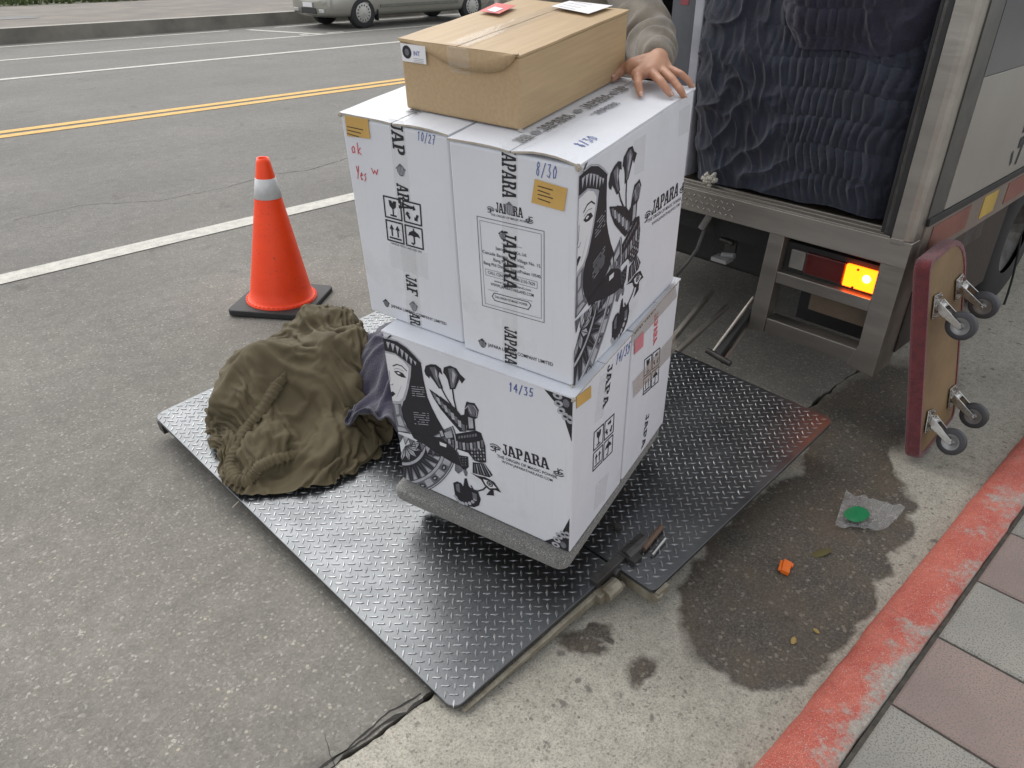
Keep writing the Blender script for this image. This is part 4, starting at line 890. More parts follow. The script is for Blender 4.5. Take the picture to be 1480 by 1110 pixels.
MB().box(.62,1.30,.05,.46,.24,.666).build('added_shade_box',mat('dark_brown_box',(.035,.024,.017),.7,vs=6,bump=.3,bs=40),truck,bevel=.01); MB().box(.62,1.30,1.54,1.95,.24,.666).build('added_shade_box',dark,truck,bevel=.01)  # both boxes added to block light under the deck
MB().box(.42,.60,.66,1.34,.30,.64).build('added_shade_block',dark,truck,bevel=.02)  # added block that keeps the ground below the truck dark
MB().lathe([(.12,-.1),(.30,-.1),(.34,-.07),(.34,.07),(.30,.1),(.12,.1)],28,0,Matrix.Translation((1.0,1.0,.45))).build('added_shade_wheel',tyre,truck,smooth=True)  # wheel shape added to darken the underside
MB().box(4.3,5.9,.02,TW-.02,.45,2.3).build('cab',mat('cab_paint',(.45,.45,.44),.3,coat=.4),truck,bevel=.12,seg=4)
for yc in(.17,TW-.17):
    Mw=Matrix.Translation((5.1,yc,.36))@Matrix.Rotation(PI/2,4,'X'); w_=empty('front_wheel'); w_.parent=truck
    MB().lathe([(.20,-.1),(.33,-.1),(.36,-.08),(.36,.08),(.33,.1),(.20,.1)],36,0,Mw).build('tyre',tyre,w_,smooth=True); MB().lathe([(0,-.06),(.2,-.09),(.2,.09),(0,.06)],20,0,Mw).build('rim',steel_dark,w_)
# lift arms and hydraulics between truck and platform
def bar(nm,a,b_,w,m,r=True):
    mb=MB(); 
    if r: mb.cyl(a,b_,w,n=10)
    else:
        A,B_=Vector(a),Vector(b_); t=(B_-A); M_=Matrix.Translation(A)@t.to_track_quat('X','Z').to_matrix().to_4x4(); mb.box(0,t.length,-w,w,-w*1.3,w*1.3,0,M_)
    return mb.build(nm,m,truck,bevel=0 if r else .003,smooth=False)
bar('lift_arm',tX(1089,430,.06),tX(1029,511,-.17),.0065,steel); bar('lift_arm',tX(1083,468,.05),tX(1044,524,-.17),.0065,steel)
bar('arm_link',tX(1085,450,.05),tX(1037,517,-.165),.014,dark,False)
bar('arm_pivot',tX(1022,506,-.17),tX(1056,526,-.17),.012,steel_dark)
bar('lift_beam',tX(1030,420,.22),tX(960,505,-.15),.010,steel,False); bar('lift_beam',tX(1052,442,.22),tX(972,515,-.15),.009,steel,False); bar('lift_beam',tX(905,380,.20),tX(840,470,-.15),.03,steel_dark,False)
bar('hydraulic_cylinder',tX(1038,292,.10),tX(1014,330,.08),.014,mat('pale_bracket',(.26,.25,.23),.6,vs=10),True)
MB().tube([tX(1018,332,.08),tX(1008,360,.08),tX(995,378,.06),tX(978,398,.04)],.007,8).build('hydraulic_hose',mat('hose_grey',(.10,.10,.09),.6),truck,smooth=True)
q=tX(1060,340,.14); MB().box(q.x,q.x+.012,q.y-.02,q.y+.03,q.z-.10,q.z+.08).build('bracket',steel_dark,truck); MB().box(q.x-.06,q.x,q.y-.02,q.y+.05,q.z-.105,q.z-.09).build('bracket',mat('pale_bracket_b',(.30,.29,.28),.6),truck)
bar('hose_coupling',tX(1044,368,.12),tX(1062,370,.12),.012,mat('pale_coupling',(.25,.25,.25),.5)); bar('hose_coupling',tX(1042,345,.12),tX(1060,352,.12),.010,steel_dark)
# loop of black cable hanging under the side
MB().tube([tY(1478,330,.02),tY(1466,400,.02),tY(1448,450,.02),tY(1436,482,.02),tY(1444,500,.02),tY(1460,500,.02),tY(1474,470,.02),tY(1488,430,.02),tY(1500,340,.02)],.006,8).build('cable_loop',rubber,truck,smooth=True,sub=1)
bar('side_guard_strut',(.62,.05,.668),(.52,.05,.40),.014,steel_dark); bar('side_guard_strut',(.70,.05,.668),(.78,.05,.36),.012,steel_dark); MB().box(.45,.9,.03,.06,.56,.667).build('side_bracket',steel_dark,truck)

# ---------------------------------------------------------------- quilts and boards in the truck
def quilt_mat(name,a,c2): 
    m=mat(name,a,.68,col2=c2,vs=9,bump=.5,bs=200,spec=.35,sheen=.25); return m
Q1=quilt_mat('navy_quilt_cloth',(.019,.023,.041),(.011,.013,.024)); Q2=quilt_mat('violet_quilt_cloth',(.021,.019,.040),(.012,.011,.024))
def ridge(x): return 1-abs(2*(x-math.floor(x))-1)
def pucker(s,z,k=0.):
    """puckered quilting: rows of puffed pleats with pinched seams, crossed by smooth diagonal creases"""
    w=noise.noise(Vector((s*3.1+k,z*2.7,1.3+k))); w2=noise.noise(Vector((s*8+k,z*6,4.1)))
    zr=(z+.035*w+.010*w2)/.098; row=math.floor(zr); zf=zr-row
    ph=s*33+1.5*w+.45*w2+.35*math.sin(row*2.1+k)*(1 if zf>.5 else 1)+.15*math.sin(z*40+s*9)
    sn=abs(math.sin(PI*ph+.5*math.sin(2*PI*ph)*w2)); amp=.55+.45*noise.noise(Vector((math.floor(ph)*1.7,row*2.3,k+3)))
    puff=(sn**.55)*(.35+.65*max(0,math.sin(PI*zf))**.5)*(.6+.5*amp)
    gate=noise.noise(Vector((s*2.4+k*2,z*1.9,9.7))); gate=min(1,max(.25,.80+gate*2.0))
    sh=lambda a,p: (1-abs(a))**p
    c1=sh(1.5*noise.noise(Vector((s*6.+z*4.5+k,z*8.5-s*3,2.2))),4); c2=sh(1.4*noise.noise(Vector((s*19-z*5+k,z*7+s*4,6.2))),3); c3=sh(1.2*noise.noise(Vector((s*36+3*w,z*11,k+1.2))),2)
    return .0150*gate*puff+.016*(1.15-gate)*max(0,c1)+.010*(1.25-.75*gate)*max(0,c2)+.0022*max(0,c3)+.02*noise.noise(Vector((s*1.9,z*1.9,k)))
def quilt(name,path,z0,z1,m,label,k,nu,nv,droop=0.,bulge=.03):
    """sheet hung over a load: path = outline seen from above (right to left), displaced outward"""
    P=[Vector((*q,0)) for q in path]; cum=[0]
    for i in range(1,len(P)): cum.append(cum[-1]+(P[i]-P[i-1]).length)
    T_=cum[-1]
    def at(s):
        for i in range(1,len(P)):
            if s<=cum[i]+1e-9: f=(s-cum[i-1])/(cum[i]-cum[i-1]); return P[i-1].lerp(P[i],f)
        return P[-1]
    def fn(u,v):
        s=u*T_; z=z0+(z1-z0)*v; p=at(s); t=(at(min(T_,s+.05))-at(max(0,s-.05))).normalized(); nn=Vector((-t.y,t.x,0))*1.
        d=pucker(s,z,k)+bulge*math.sin(PI*min(1,v*1.3)); lo=min(1,v*14); d*= .35+.65*lo
        q=p+nn*d; return (q.x,q.y,z+.012*noise.noise(Vector((s*9,k,z*3)))*(1-v)+droop*math.sin(u*PI))
    o=MB().grid(fn,nu,nv).build(name,m,None,smooth=True); return tag(o,label,'quilt','padded moving quilts in the truck')
def rounded(x0,x1,y0,y1,r,n=6):
    pts=[(x1,y0)]
    for k in range(n+1): a=-PI/2-(PI/2)*k/n; pts.append((x0+r+r*math.cos(a),y0+r+r*math.sin(a)))
    for k in range(n+1): a=PI-(PI/2)*k/n; pts.append((x0+r+r*math.cos(a),y1-r+r*math.sin(a)))
    return pts+[(x1,y1)]
zf=.778
quilt('moving_quilt',rounded(2.715,3.5,.955,1.735,.07),zf,1.95,Q1,'navy puckered quilt wrapped around the load at the truck opening',0.,520,460)
q2=quilt('moving_quilt',rounded(2.66,3.4,.95,1.40,.10),1.335,1.95,Q2,'violet tinged quilt folded over the top of the navy quilted load',5.,300,240,droop=-.035,bulge=.06)
tuft=MB(); rn=random.Random(2)
for k in range(26): a=rn.uniform(0,2*PI); tuft.lathe([(0,.012),(.008,.006),(.011,0),(.006,-.006)],6,0,Matrix.Translation((2.668+rn.uniform(-.006,.006),1.632+rn.gauss(0,.014),.803+rn.gauss(0,.008)))@Matrix.Rotation(a,4,'X'))
tag(tuft.build('stuffing_tuft',mat('white_wadding',(.55,.52,.45),.95,bump=.6,bs=150)),'white wadding tuft on the steel sill under the navy quilt','wadding')
wf=mat('wrap_white',(.42,.42,.46),.45,vs=8); wg=mat('wrap_grey',(.11,.115,.13),.4,vs=6,bump=.3,bs=20)
mb=MB(); mb.box(2.72,3.6,1.772,1.812,.775,2.0); o=mb.build('foam_board',wf,bevel=.004); tag(o,'upright pale foam wrapped board edge beside the navy quilt','board')
mb=MB(); mb.box(2.78,3.7,1.832,1.96,.775,2.1); o=mb.build('wrapped_panel',wg,bevel=.01); tag(o,'grey wrapped flat panel standing beside the pale foam board','panel')
mb=MB(); mb.box(0,.0015,-.018,.018,-.03,.03); o.select_set(False)
lm=mb.build('red_label',mat('faded_red_label',(.32,.07,.08),.6),o,M=Matrix.Translation((2.778,1.90,1.43)))

# ---------------------------------------------------------------- traffic cone
cb=gp(409,437); MC=Matrix.Translation(cb)@Matrix.Rotation(rad(1.2),4,'Y')@Matrix.Rotation(rad(38),4,'Z')
cone=empty('traffic_cone',MC); tag(cone,'orange traffic cone with one white collar on a black square base','cone')
ORG_=mat('cone_orange',(.98,.070,.008),.45,col2=(.90,.055,.007),vs=5,spec=.4,bump=.1,bs=30,speck=((.55,.06,.03),90,.66)); REFL=mat('cone_reflective',(.62,.63,.62),.5,col2=(.5,.5,.5),vs=12)
HC=.735
def cr(z): return .158+(.029-.158)*((z-.035)/(HC-.035))
body=MB().lathe([(.176,.030),(.176,.038),(.166,.042),(cr(.048),.052)]+[(cr(z),z) for z in(.1,.2,.3,.4,.5)]+[(cr(z),z) for z in(.6,.66,.715)]+[(.027,.735),(.022,.733),(.021,.70),(.021,.5)],48).build('cone_body',ORG_,cone,smooth=True)
MB().lathe([(cr(.548)+.0003,.548),(cr(.548)+.0022,.549),(cr(.642)+.0022,.641),(cr(.642)+.0003,.642)],48).build('reflective_collar',REFL,cone,smooth=True)
h=.205; mb=MB().prism(rr(-h,h,-h,h,(.035,)*4,5),.0,.030); mb.build('base',rubber,cone,bevel=.006)
mb=MB()
for k in range(44): a=2*PI*k/44; mb.lathe([(0,.0046),(.0045,.003),(.006,0)],6,0,Matrix.Translation((.171*math.cos(a),.171*math.sin(a),.0405)))
mb.build('rim_studs',ORG_,cone)

# ---------------------------------------------------------------- heap of cloth on the platform (draped by the cloth solver, platform coordinates)
def temp_mesh(mb):
    o=mb.build('tmp',[rubber]); return o
def ell(x,y,z,a,b_,c_,rz=0,sub=3):
    bm=bmesh.new(); bmesh.ops.create_icosphere(bm,subdivisions=sub,radius=1); me=bpy.data.meshes.new('tmp'); bm.to_mesh(me); bm.free()
    me.transform(Matrix.Translation((x,y,z))@Matrix.Rotation(rz,4,'Z')@Matrix.Diagonal((a,b_,c_,1))); o=bpy.data.objects.new('tmp',me); C.objects.link(o); return o
def disc(u,v): return (u*math.sqrt(1-1.5*v*v),v*math.sqrt(1-1.5*u*u))   # sheet with rounded corners
def drape(seed,nx,ny,sx,sy,center,rot,z0,colls,frames,squeeze,amp,bend,freq=7.):
    ca,sa=math.cos(rot),math.sin(rot); vs=[];fs=[]
    for j in range(ny):
        for i in range(nx):
            u,v=disc(i/(nx-1)-.5,j/(ny-1)-.5); p=Vector((u*freq+seed,v*freq,seed*1.7))
            x=u*sx*squeeze[0]+.05*noise.noise(p*.7); y=v*sy*squeeze[1]+.05*noise.noise(p*.7+Vector((9,3,1)))
            vs.append((center[0]+x*ca-y*sa,center[1]+x*sa+y*ca,z0+amp*(noise.noise(p)+.7*noise.noise(p*2.1))))
    for j in range(ny-1):
        for i in range(nx-1): a=j*nx+i; fs.append((a,a+1,a+nx+1,a+nx))
    me=bpy.data.meshes.new('tmp'); me.from_pydata(vs,[],fs); o=bpy.data.objects.new('tmp',me); C.objects.link(o)
    o.shape_key_add(name='Basis'); rk=o.shape_key_add(name='rest')
    for j in range(ny):
        for i in range(nx): u,v=disc(i/(nx-1)-.5,j/(ny-1)-.5); rk.data[j*nx+i].co=(u*sx,v*sy,0)
    m=o.modifiers.new('cl','CLOTH'); s=m.settings; s.quality=4; s.mass=.3; s.tension_stiffness=25; s.compression_stiffness=25; s.shear_stiffness=8; s.bending_stiffness=bend; s.air_damping=2; s.rest_shape_key=rk
    cs=m.collision_settings; cs.use_self_collision=True; cs.self_distance_min=.006; cs.distance_min=.006; cs.collision_quality=2; cs.friction=20
    for c in colls:
        if not c.modifiers: c.modifiers.new('Collision','COLLISION'); c.collision.thickness_outer=.006; c.collision.cloth_friction=30
    S.frame_start=1; S.frame_end=frames; m.point_cache.frame_start=1; m.point_cache.frame_end=frames
    for f in range(1,frames+1): S.frame_set(f)
    dg=bpy.context.evaluated_depsgraph_get(); e=o.evaluated_get(dg); me2=e.to_mesh(); out=[v.co.copy() for v in me2.vertices]; e.to_mesh_clear()
    bpy.data.objects.remove(o); S.frame_set(1); return out,fs
OLIVE=mat('olive_canvas',(.100,.081,.046),.8,col2=(.080,.064,.036),vs=7,bump=.4,bs=500,spec=.25); NAVY=mat('navy_blanket',(.027,.023,.046),.9,col2=(.018,.016,.032),vs=9,bump=.7,bs=160,sheen=.3)
gpl=temp_mesh(MB().add([(-2,-2,0),(4,-2,0),(4,4,0),(-2,4,0)],[(0,1,2,3)])); fbx=temp_mesh(MB().box(.42,1.1,.0,.60,0,.7,0,Matrix.Rotation(.0,4,'Z')))
n1=[ell(.74,1.0,.06,.20,.22,.23,.3),ell(.54,.84,.03,.13,.13,.14)]
nav_v,nav_f=drape(5,44,44,1.15,1.1,(.74,1.0),.3,.36,[gpl,fbx]+n1,24,(.66,.66),.06,2.5)
for o in n1: bpy.data.objects.remove(o)
n2=[ell(.34,1.40,.02,.25,.19,.23,.6,1),ell(.66,1.50,.03,.24,.19,.19,.2,1),ell(.54,1.22,.04,.20,.15,.23,.9,1),ell(.20,1.12,.0,.15,.11,.11,.3,1),ell(.36,1.00,.0,.16,.09,.10,.5,1),ell(.76,.98,.06,.14,.14,.22)]
ol_v,ol_f=drape(11,84,84,1.38,1.22,(.415,1.25),.78,.36,[gpl,fbx]+n2,40,(.79,.73),.11,1.0,3.6)
for o in n2+[gpl,fbx]: bpy.data.objects.remove(o)
mb=MB(); mb.add(nav_v,nav_f); o=mb.build('moving_blanket',NAVY,smooth=True,sub=1,M=MP); tag(o,'dark violet blanket bunched on the tread plate under the olive cover','blanket')
so_=o.modifiers.new('thick','SOLIDIFY'); so_.thickness=.007; so_.offset=0; o.modifiers.move(1,0)
def crease(vs,fs,amp,k):
    me=bpy.data.meshes.new('tmp'); me.from_pydata(vs,[],fs); me.update(); nr=[v.normal.copy() for v in me.vertices]; bpy.data.meshes.remove(me); out=[]
    for v,n_ in zip(vs,nr):
        q=Vector((v.x*5+v.y*3.2+k,v.y*9-v.x*5,v.z*6)); c_=(1-min(1,abs(1.5*noise.noise(q))))**3; c2=(1-min(1,abs(1.5*noise.noise(q*2.1+Vector((3,1,4))))))**4
        out.append(v+n_*amp*(c_+.5*c2)*min(1,max(0,v.z*14-.1)))
    return out
ol_v=crease(ol_v,ol_f,.004,2.); nav_v=nav_v
mb=MB(); mb.add(ol_v,ol_f); cover=mb.build('canvas_cover',OLIVE,smooth=True,sub=1,M=MP); tag(cover,'crumpled olive canvas cover with gathered elastic edge, heaped on the tread plate','cover')
# gathered elastic hem and a hanging strap, laid on the heap
from mathutils.bvhtree import BVHTree
bv=BVHTree.FromPolygons(ol_v,ol_f)
def on_heap(px,py,lift_=.0):
    d=MPi.to_3x3()@ray(px,py); c_=MPi@Vector((0,0,CAMH)); h_=bv.ray_cast(c_,d.normalized())
    if h_[0] is None: return on_plate(px,py,.01)
    return h_[0]-d.normalized()*lift_
ctrl=[(412,536),(400,552),(388,570),(374,592),(360,612),(348,630),(338,652),(333,672),(340,690),(356,692),(366,684),(372,672),(392,662),(420,654),(440,648)]
P=[on_heap(x,y,.004) for x,y in ctrl]; fine=[]
for k in range(len(P)-1):
    for t in range(14): fine.append(P[k].lerp(P[k+1],t/14))
for _ in range(14): fine=[fine[0]]+[(fine[i-1]+fine[i]*2+fine[i+1])/4 for i in range(1,len(fine)-1)]+[fine[-1]]
vs=[];fs=[];NR=9
for i,p_ in enumerate(fine):       # gathered band: ruffles across, a raised elastic channel along the middle
    t=(fine[min(i+1,len(fine)-1)]-fine[max(0,i-1)]).normalized(); a=t.cross(Vector((0,0,1))).normalized(); b_=a.cross(t).normalized()
    if b_.z<0: b_=-b_
    wv=math.sin(i*1.55+2.2*noise.noise(Vector((i*.15,0,0)))); w_i=.027+.010*noise.noise(Vector((i*.3,4,0)))
    e_=min(1,min(i,len(fine)-1-i)/16); w_i*=.35+.65*e_; p_=p_-b_*(.012*(1-e_))
    for k in range(NR):
        c_=k/(NR-1)*2-1; hgt=.009*(1-c_*c_)+.0050*wv*(.35+.65*abs(c_))*(.6+.8*abs(noise.noise(Vector((i*.11,9,1)))))+.003*noise.noise(Vector((i*.7,k*1.1,2)))-.010*abs(c_)**3
        vs.append(p_+a*(c_*w_i)+b_*hgt)
for i in range(len(fine)-1):
    for k in range(NR-1): fs.append((i*NR+k,i*NR+k+1,(i+1)*NR+k+1,(i+1)*NR+k))
MB().add(vs,fs).build('elastic_hem',OLIVE,cover,smooth=True)
st=[on_heap(x,y,.006) for x,y in((498,590),(513,603),(527,620),(537,640))]+[on_plate(547,664,.012)]
vs=[]; 
for k,p_ in enumerate(st):
    t=(st[min(k+1,4)]-st[max(0,k-1)]).normalized(); a=t.cross(Vector((0,0,1))).normalized()*.026; vs+=[p_-a,p_+a]
o=MB().add(vs,[(2*k,2*k+1,2*k+3,2*k+2) for k in range(4)]).build('strap',OLIVE,cover,smooth=True,sub=2); so_=o.modifiers.new('t','SOLIDIFY'); so_.thickness=.004

# ---------------------------------------------------------------- person behind the stack, left hand on the upper carton
def fuse(name,caps,voxel,m,parent=None,it=6,fold=None):
    """tapered limbs fused into one continuous skin"""
    mb=MB()
    for p0,r0,p1,r1 in caps:
        p0,p1=Vector(p0),Vector(p1); n_=max(2,int((p1-p0).length/.02)+1)
        if (p1-p0).length>1e-4: mb.tube([p0.lerp(p1,k/n_) for k in range(n_+1)],[r0+(r1-r0)*k/n_ for k in range(n_+1)],14)
        for p_,r in((p0,r0),(p1,r1)): mb.lathe([(max(1e-5,r*math.sin(a)),r*math.cos(a)) for a in [PI*k/8 for k in range(9)]],12,0,Matrix.Translation(p_))
    o=mb.build(name,m); r_=o.modifiers.new('r','REMESH'); r_.mode='VOXEL'; r_.voxel_size=voxel; s_=o.modifiers.new('s','SMOOTH'); s_.iterations=it; s_.factor=.5
    dg=bpy.context.evaluated_depsgraph_get(); me=bpy.data.meshes.new_from_object(o.evaluated_get(dg)); bpy.data.objects.remove(o)
    if fold:
        nr=[v.normal.copy() for v in me.vertices]
        for v,n_ in zip(me.vertices,nr): v.co+=n_*fold(v.co)
    me.polygons.foreach_set('use_smooth',[True]*len(me.polygons)); me.name=name
    o=bpy.data.objects.new(name,me); C.objects.link(o); o.parent=parent; return o
ZT=Z2+H_
def hp(px,py,h_): return MS@on_stack(px,py,ZT+h_)
wrist=hp(952,86,.048); 
elbow=Vector((0,0,CAMH))+ray(934,42).normalized()*2.62
elbow=wrist+(elbow-wrist).normalized()*.26
foot=MP@Vector((1.34,.80,0)); hip=Vector((foot.x+.02,foot.y,1.02)); neck=Vector((foot.x-.06,foot.y+.02,1.60))
shL=Vector((neck.x+.02,neck.y-.20,1.53)); shR=Vector((neck.x+.02,neck.y+.20,1.53))
MPn=Matrix.Translation(foot); person=empty('person',MPn); tag(person,'person in beige long sleeved shirt behind the cartons, hand resting on the upper carton','person')
loc=lambda v: Vector(v)-foot
W_=loc(wrist); E_=loc(elbow); SL=loc(shL); SR=loc(shR); HP=loc(hip); NK=loc(neck)
J={ 'i':[(922,108,.034),(923,122,.027),(925,131,.015),(926,136,.009)], 'm':[(941,103,.038),(956,118,.031),(965,130,.017),(969,136,.009)],
    'r':[(954,98,.037),(972,114,.032),(984,130,.016),(988,138,.003)], 'p':[(963,97,.033),(985,107,.028),(996,117,.014),(1000,125,.000)], 't':[(915,96,.034),(903,99,.026),(893,106,.016),(887,113,.011)]}
RF={'i':(.0115,.0098,.0088,.0078),'m':(.012,.0102,.009,.0078),'r':(.0115,.0098,.0088,.0076),'p':(.0102,.0086,.0078,.0068),'t':(.016,.0135,.0115,.0095)}
caps=[]; JJ={k:[loc(hp(*q)) for q in v] for k,v in J.items()}
for k,v in JJ.items():
    for a in range(3): caps.append((v[a],RF[k][a],v[a+1],RF[k][a+1]))
    caps.append((W_,.022,v[0],RF[k][0]+.005))
for a,b_ in(('i','m'),('m','r'),('r','p')): caps.append((JJ[a][0],.0125,JJ[b_][0],.0125)); caps.append((W_.lerp(JJ[a][0],.5),.017,W_.lerp(JJ[b_][0],.5),.017))
caps.append((JJ['t'][0],.016,JJ['i'][0].lerp(W_,.45),.016)); caps.append((W_,.024,W_.lerp(E_,.5),.034))
handR=loc(MP@Vector((1.02,1.02,1.0)))
elR=Vector((SR.x-.05,SR.y+.10,SR.z-.30)); caps+=[(W_.lerp(E_,.5),.034,E_,.040),(E_,.042,SL,.05),(SL,.06,SR,.06),(SR,.05,elR,.042),(elR,.04,handR,.027),(handR,.03,handR+Vector((-.08,0,-.03)),.022)]
HD=NK+Vector((-.06,0,.17)); caps+=[(NK+Vector((0,0,-.1)),.065,NK+Vector((-.02,0,.06)),.055),(HD,.092,HD+Vector((.0,0,.06)),.085),(HD+Vector((-.02,0,-.06)),.07,HD,.09),(HD+Vector((-.09,0,-.005)),.014,HD+Vector((-.105,0,-.03)),.017)]
for sg in(-1,1): caps.append((HD+Vector((.01,sg*.092,-.02)),.018,HD+Vector((.01,sg*.095,.02)),.02))
SKIN=mat('skin',(.46,.255,.165),.5,col2=(.37,.185,.115),vs=14,spec=.4,bump=.25,bs=110)
SKIN.node_tree.nodes['Principled BSDF'].inputs['Subsurface Weight'].default_value=.08
fuse('body',caps,.0034,SKIN,person,4)
NAIL=mat('fingernail',(.58,.36,.28),.3)
for k,v in JJ.items():
    t_=(v[3]-v[2]).normalized(); up_=(Vector((-.35,-.35,.87))); up_=(up_-t_*up_.dot(t_)).normalized(); sd_=t_.cross(up_)
    r=RF[k][3]; c_=v[3]+up_*(r*.80)+t_*(r*.25); Mn=Matrix(((sd_.x,t_.x,up_.x,c_.x),(sd_.y,t_.y,up_.y,c_.y),(sd_.z,t_.z,up_.z,c_.z),(0,0,0,1)))@Matrix.Diagonal((r*.62,r*.85,r*.32,1))
    MB().lathe([(1e-4,1.),(.5,.86),(.85,.5),(1.,0),(.8,-.5)],14,0,Mn).build('fingernail',NAIL,person,smooth=True)
SHIRT=mat('beige_shirt',(.165,.138,.104),.8,col2=(.105,.088,.066),vs=22,bump=.3,bs=420,sheen=.2)
ax_=(E_-W_).normalized(); cuff=W_.lerp(E_,.16)
def folds(p):
    s=(p-W_).dot(ax_); d=((p-W_)-ax_*s); 
    if s<.38 and d.length<.12: 
        ph=s*62+7*noise.noise(p*9)+1.6*math.atan2(d.y,d.z); return .0062*math.sin(ph)*min(1,max(0,s*14))*(.5+1.2*abs(noise.noise(p*7)))+.006*noise.noise(p*10)
    return .006*noise.noise(p*9)
fuse('shirt',[(cuff,.040,W_.lerp(E_,.55),.056),(W_.lerp(E_,.55),.056,E_,.066),(E_,.066,SL,.072),(SL,.085,SR,.085),(SR,.07,elR,.06),(elR,.056,handR.lerp(elR,.2),.042),(SL+Vector((0,.06,-.06)),.11,HP+Vector((0,-.08,.08)),.12),(SR+Vector((0,-.06,-.06)),.11,HP+Vector((0,.08,.08)),.12),(NK+Vector((0,0,-.06)),.075,NK+Vector((0,0,-.12)),.1)],.0045,SHIRT,person,8,folds)
TROU=mat('dark_trousers',(.03,.032,.04),.85,bump=.3,bs=200)
lg_=[]
for sg in(-1,1):
    fz=-foot.z+ (MP@Vector((1.34,.80+sg*.11,0))).z; lg_+=[(HP+Vector((0,sg*.09,0)),.12,Vector((-.01,sg*.11,.50)),.075),(Vector((-.01,sg*.11,.50)),.072,Vector((.03,sg*.11,fz+.10)),.058)]
fuse('trousers',lg_+[(HP+Vector((0,-.09,.04)),.125,HP+Vector((0,.09,.04)),.125)],.011,TROU,person,6,lambda p:.006*noise.noise(p*12))
for sg in(-1,1):
    fz=-foot.z+ (MP@Vector((1.34,.80+sg*.11,0))).z; fuse('shoe',[(Vector((.05,sg*.11,fz+.045)),.043,Vector((-.06,sg*.115,fz+.043)),.041),(Vector((-.06,sg*.115,fz+.043)),.041,Vector((-.16,sg*.12,fz+.036)),.034)],.008,blackp,person,4)
fuse('hair',[(HD+Vector((.02,0,.05)),.098,HD+Vector((.03,0,.0)),.095)],.008,mat('black_hair',(.012,.011,.01),.6,bump=.5,bs=200),person,4)

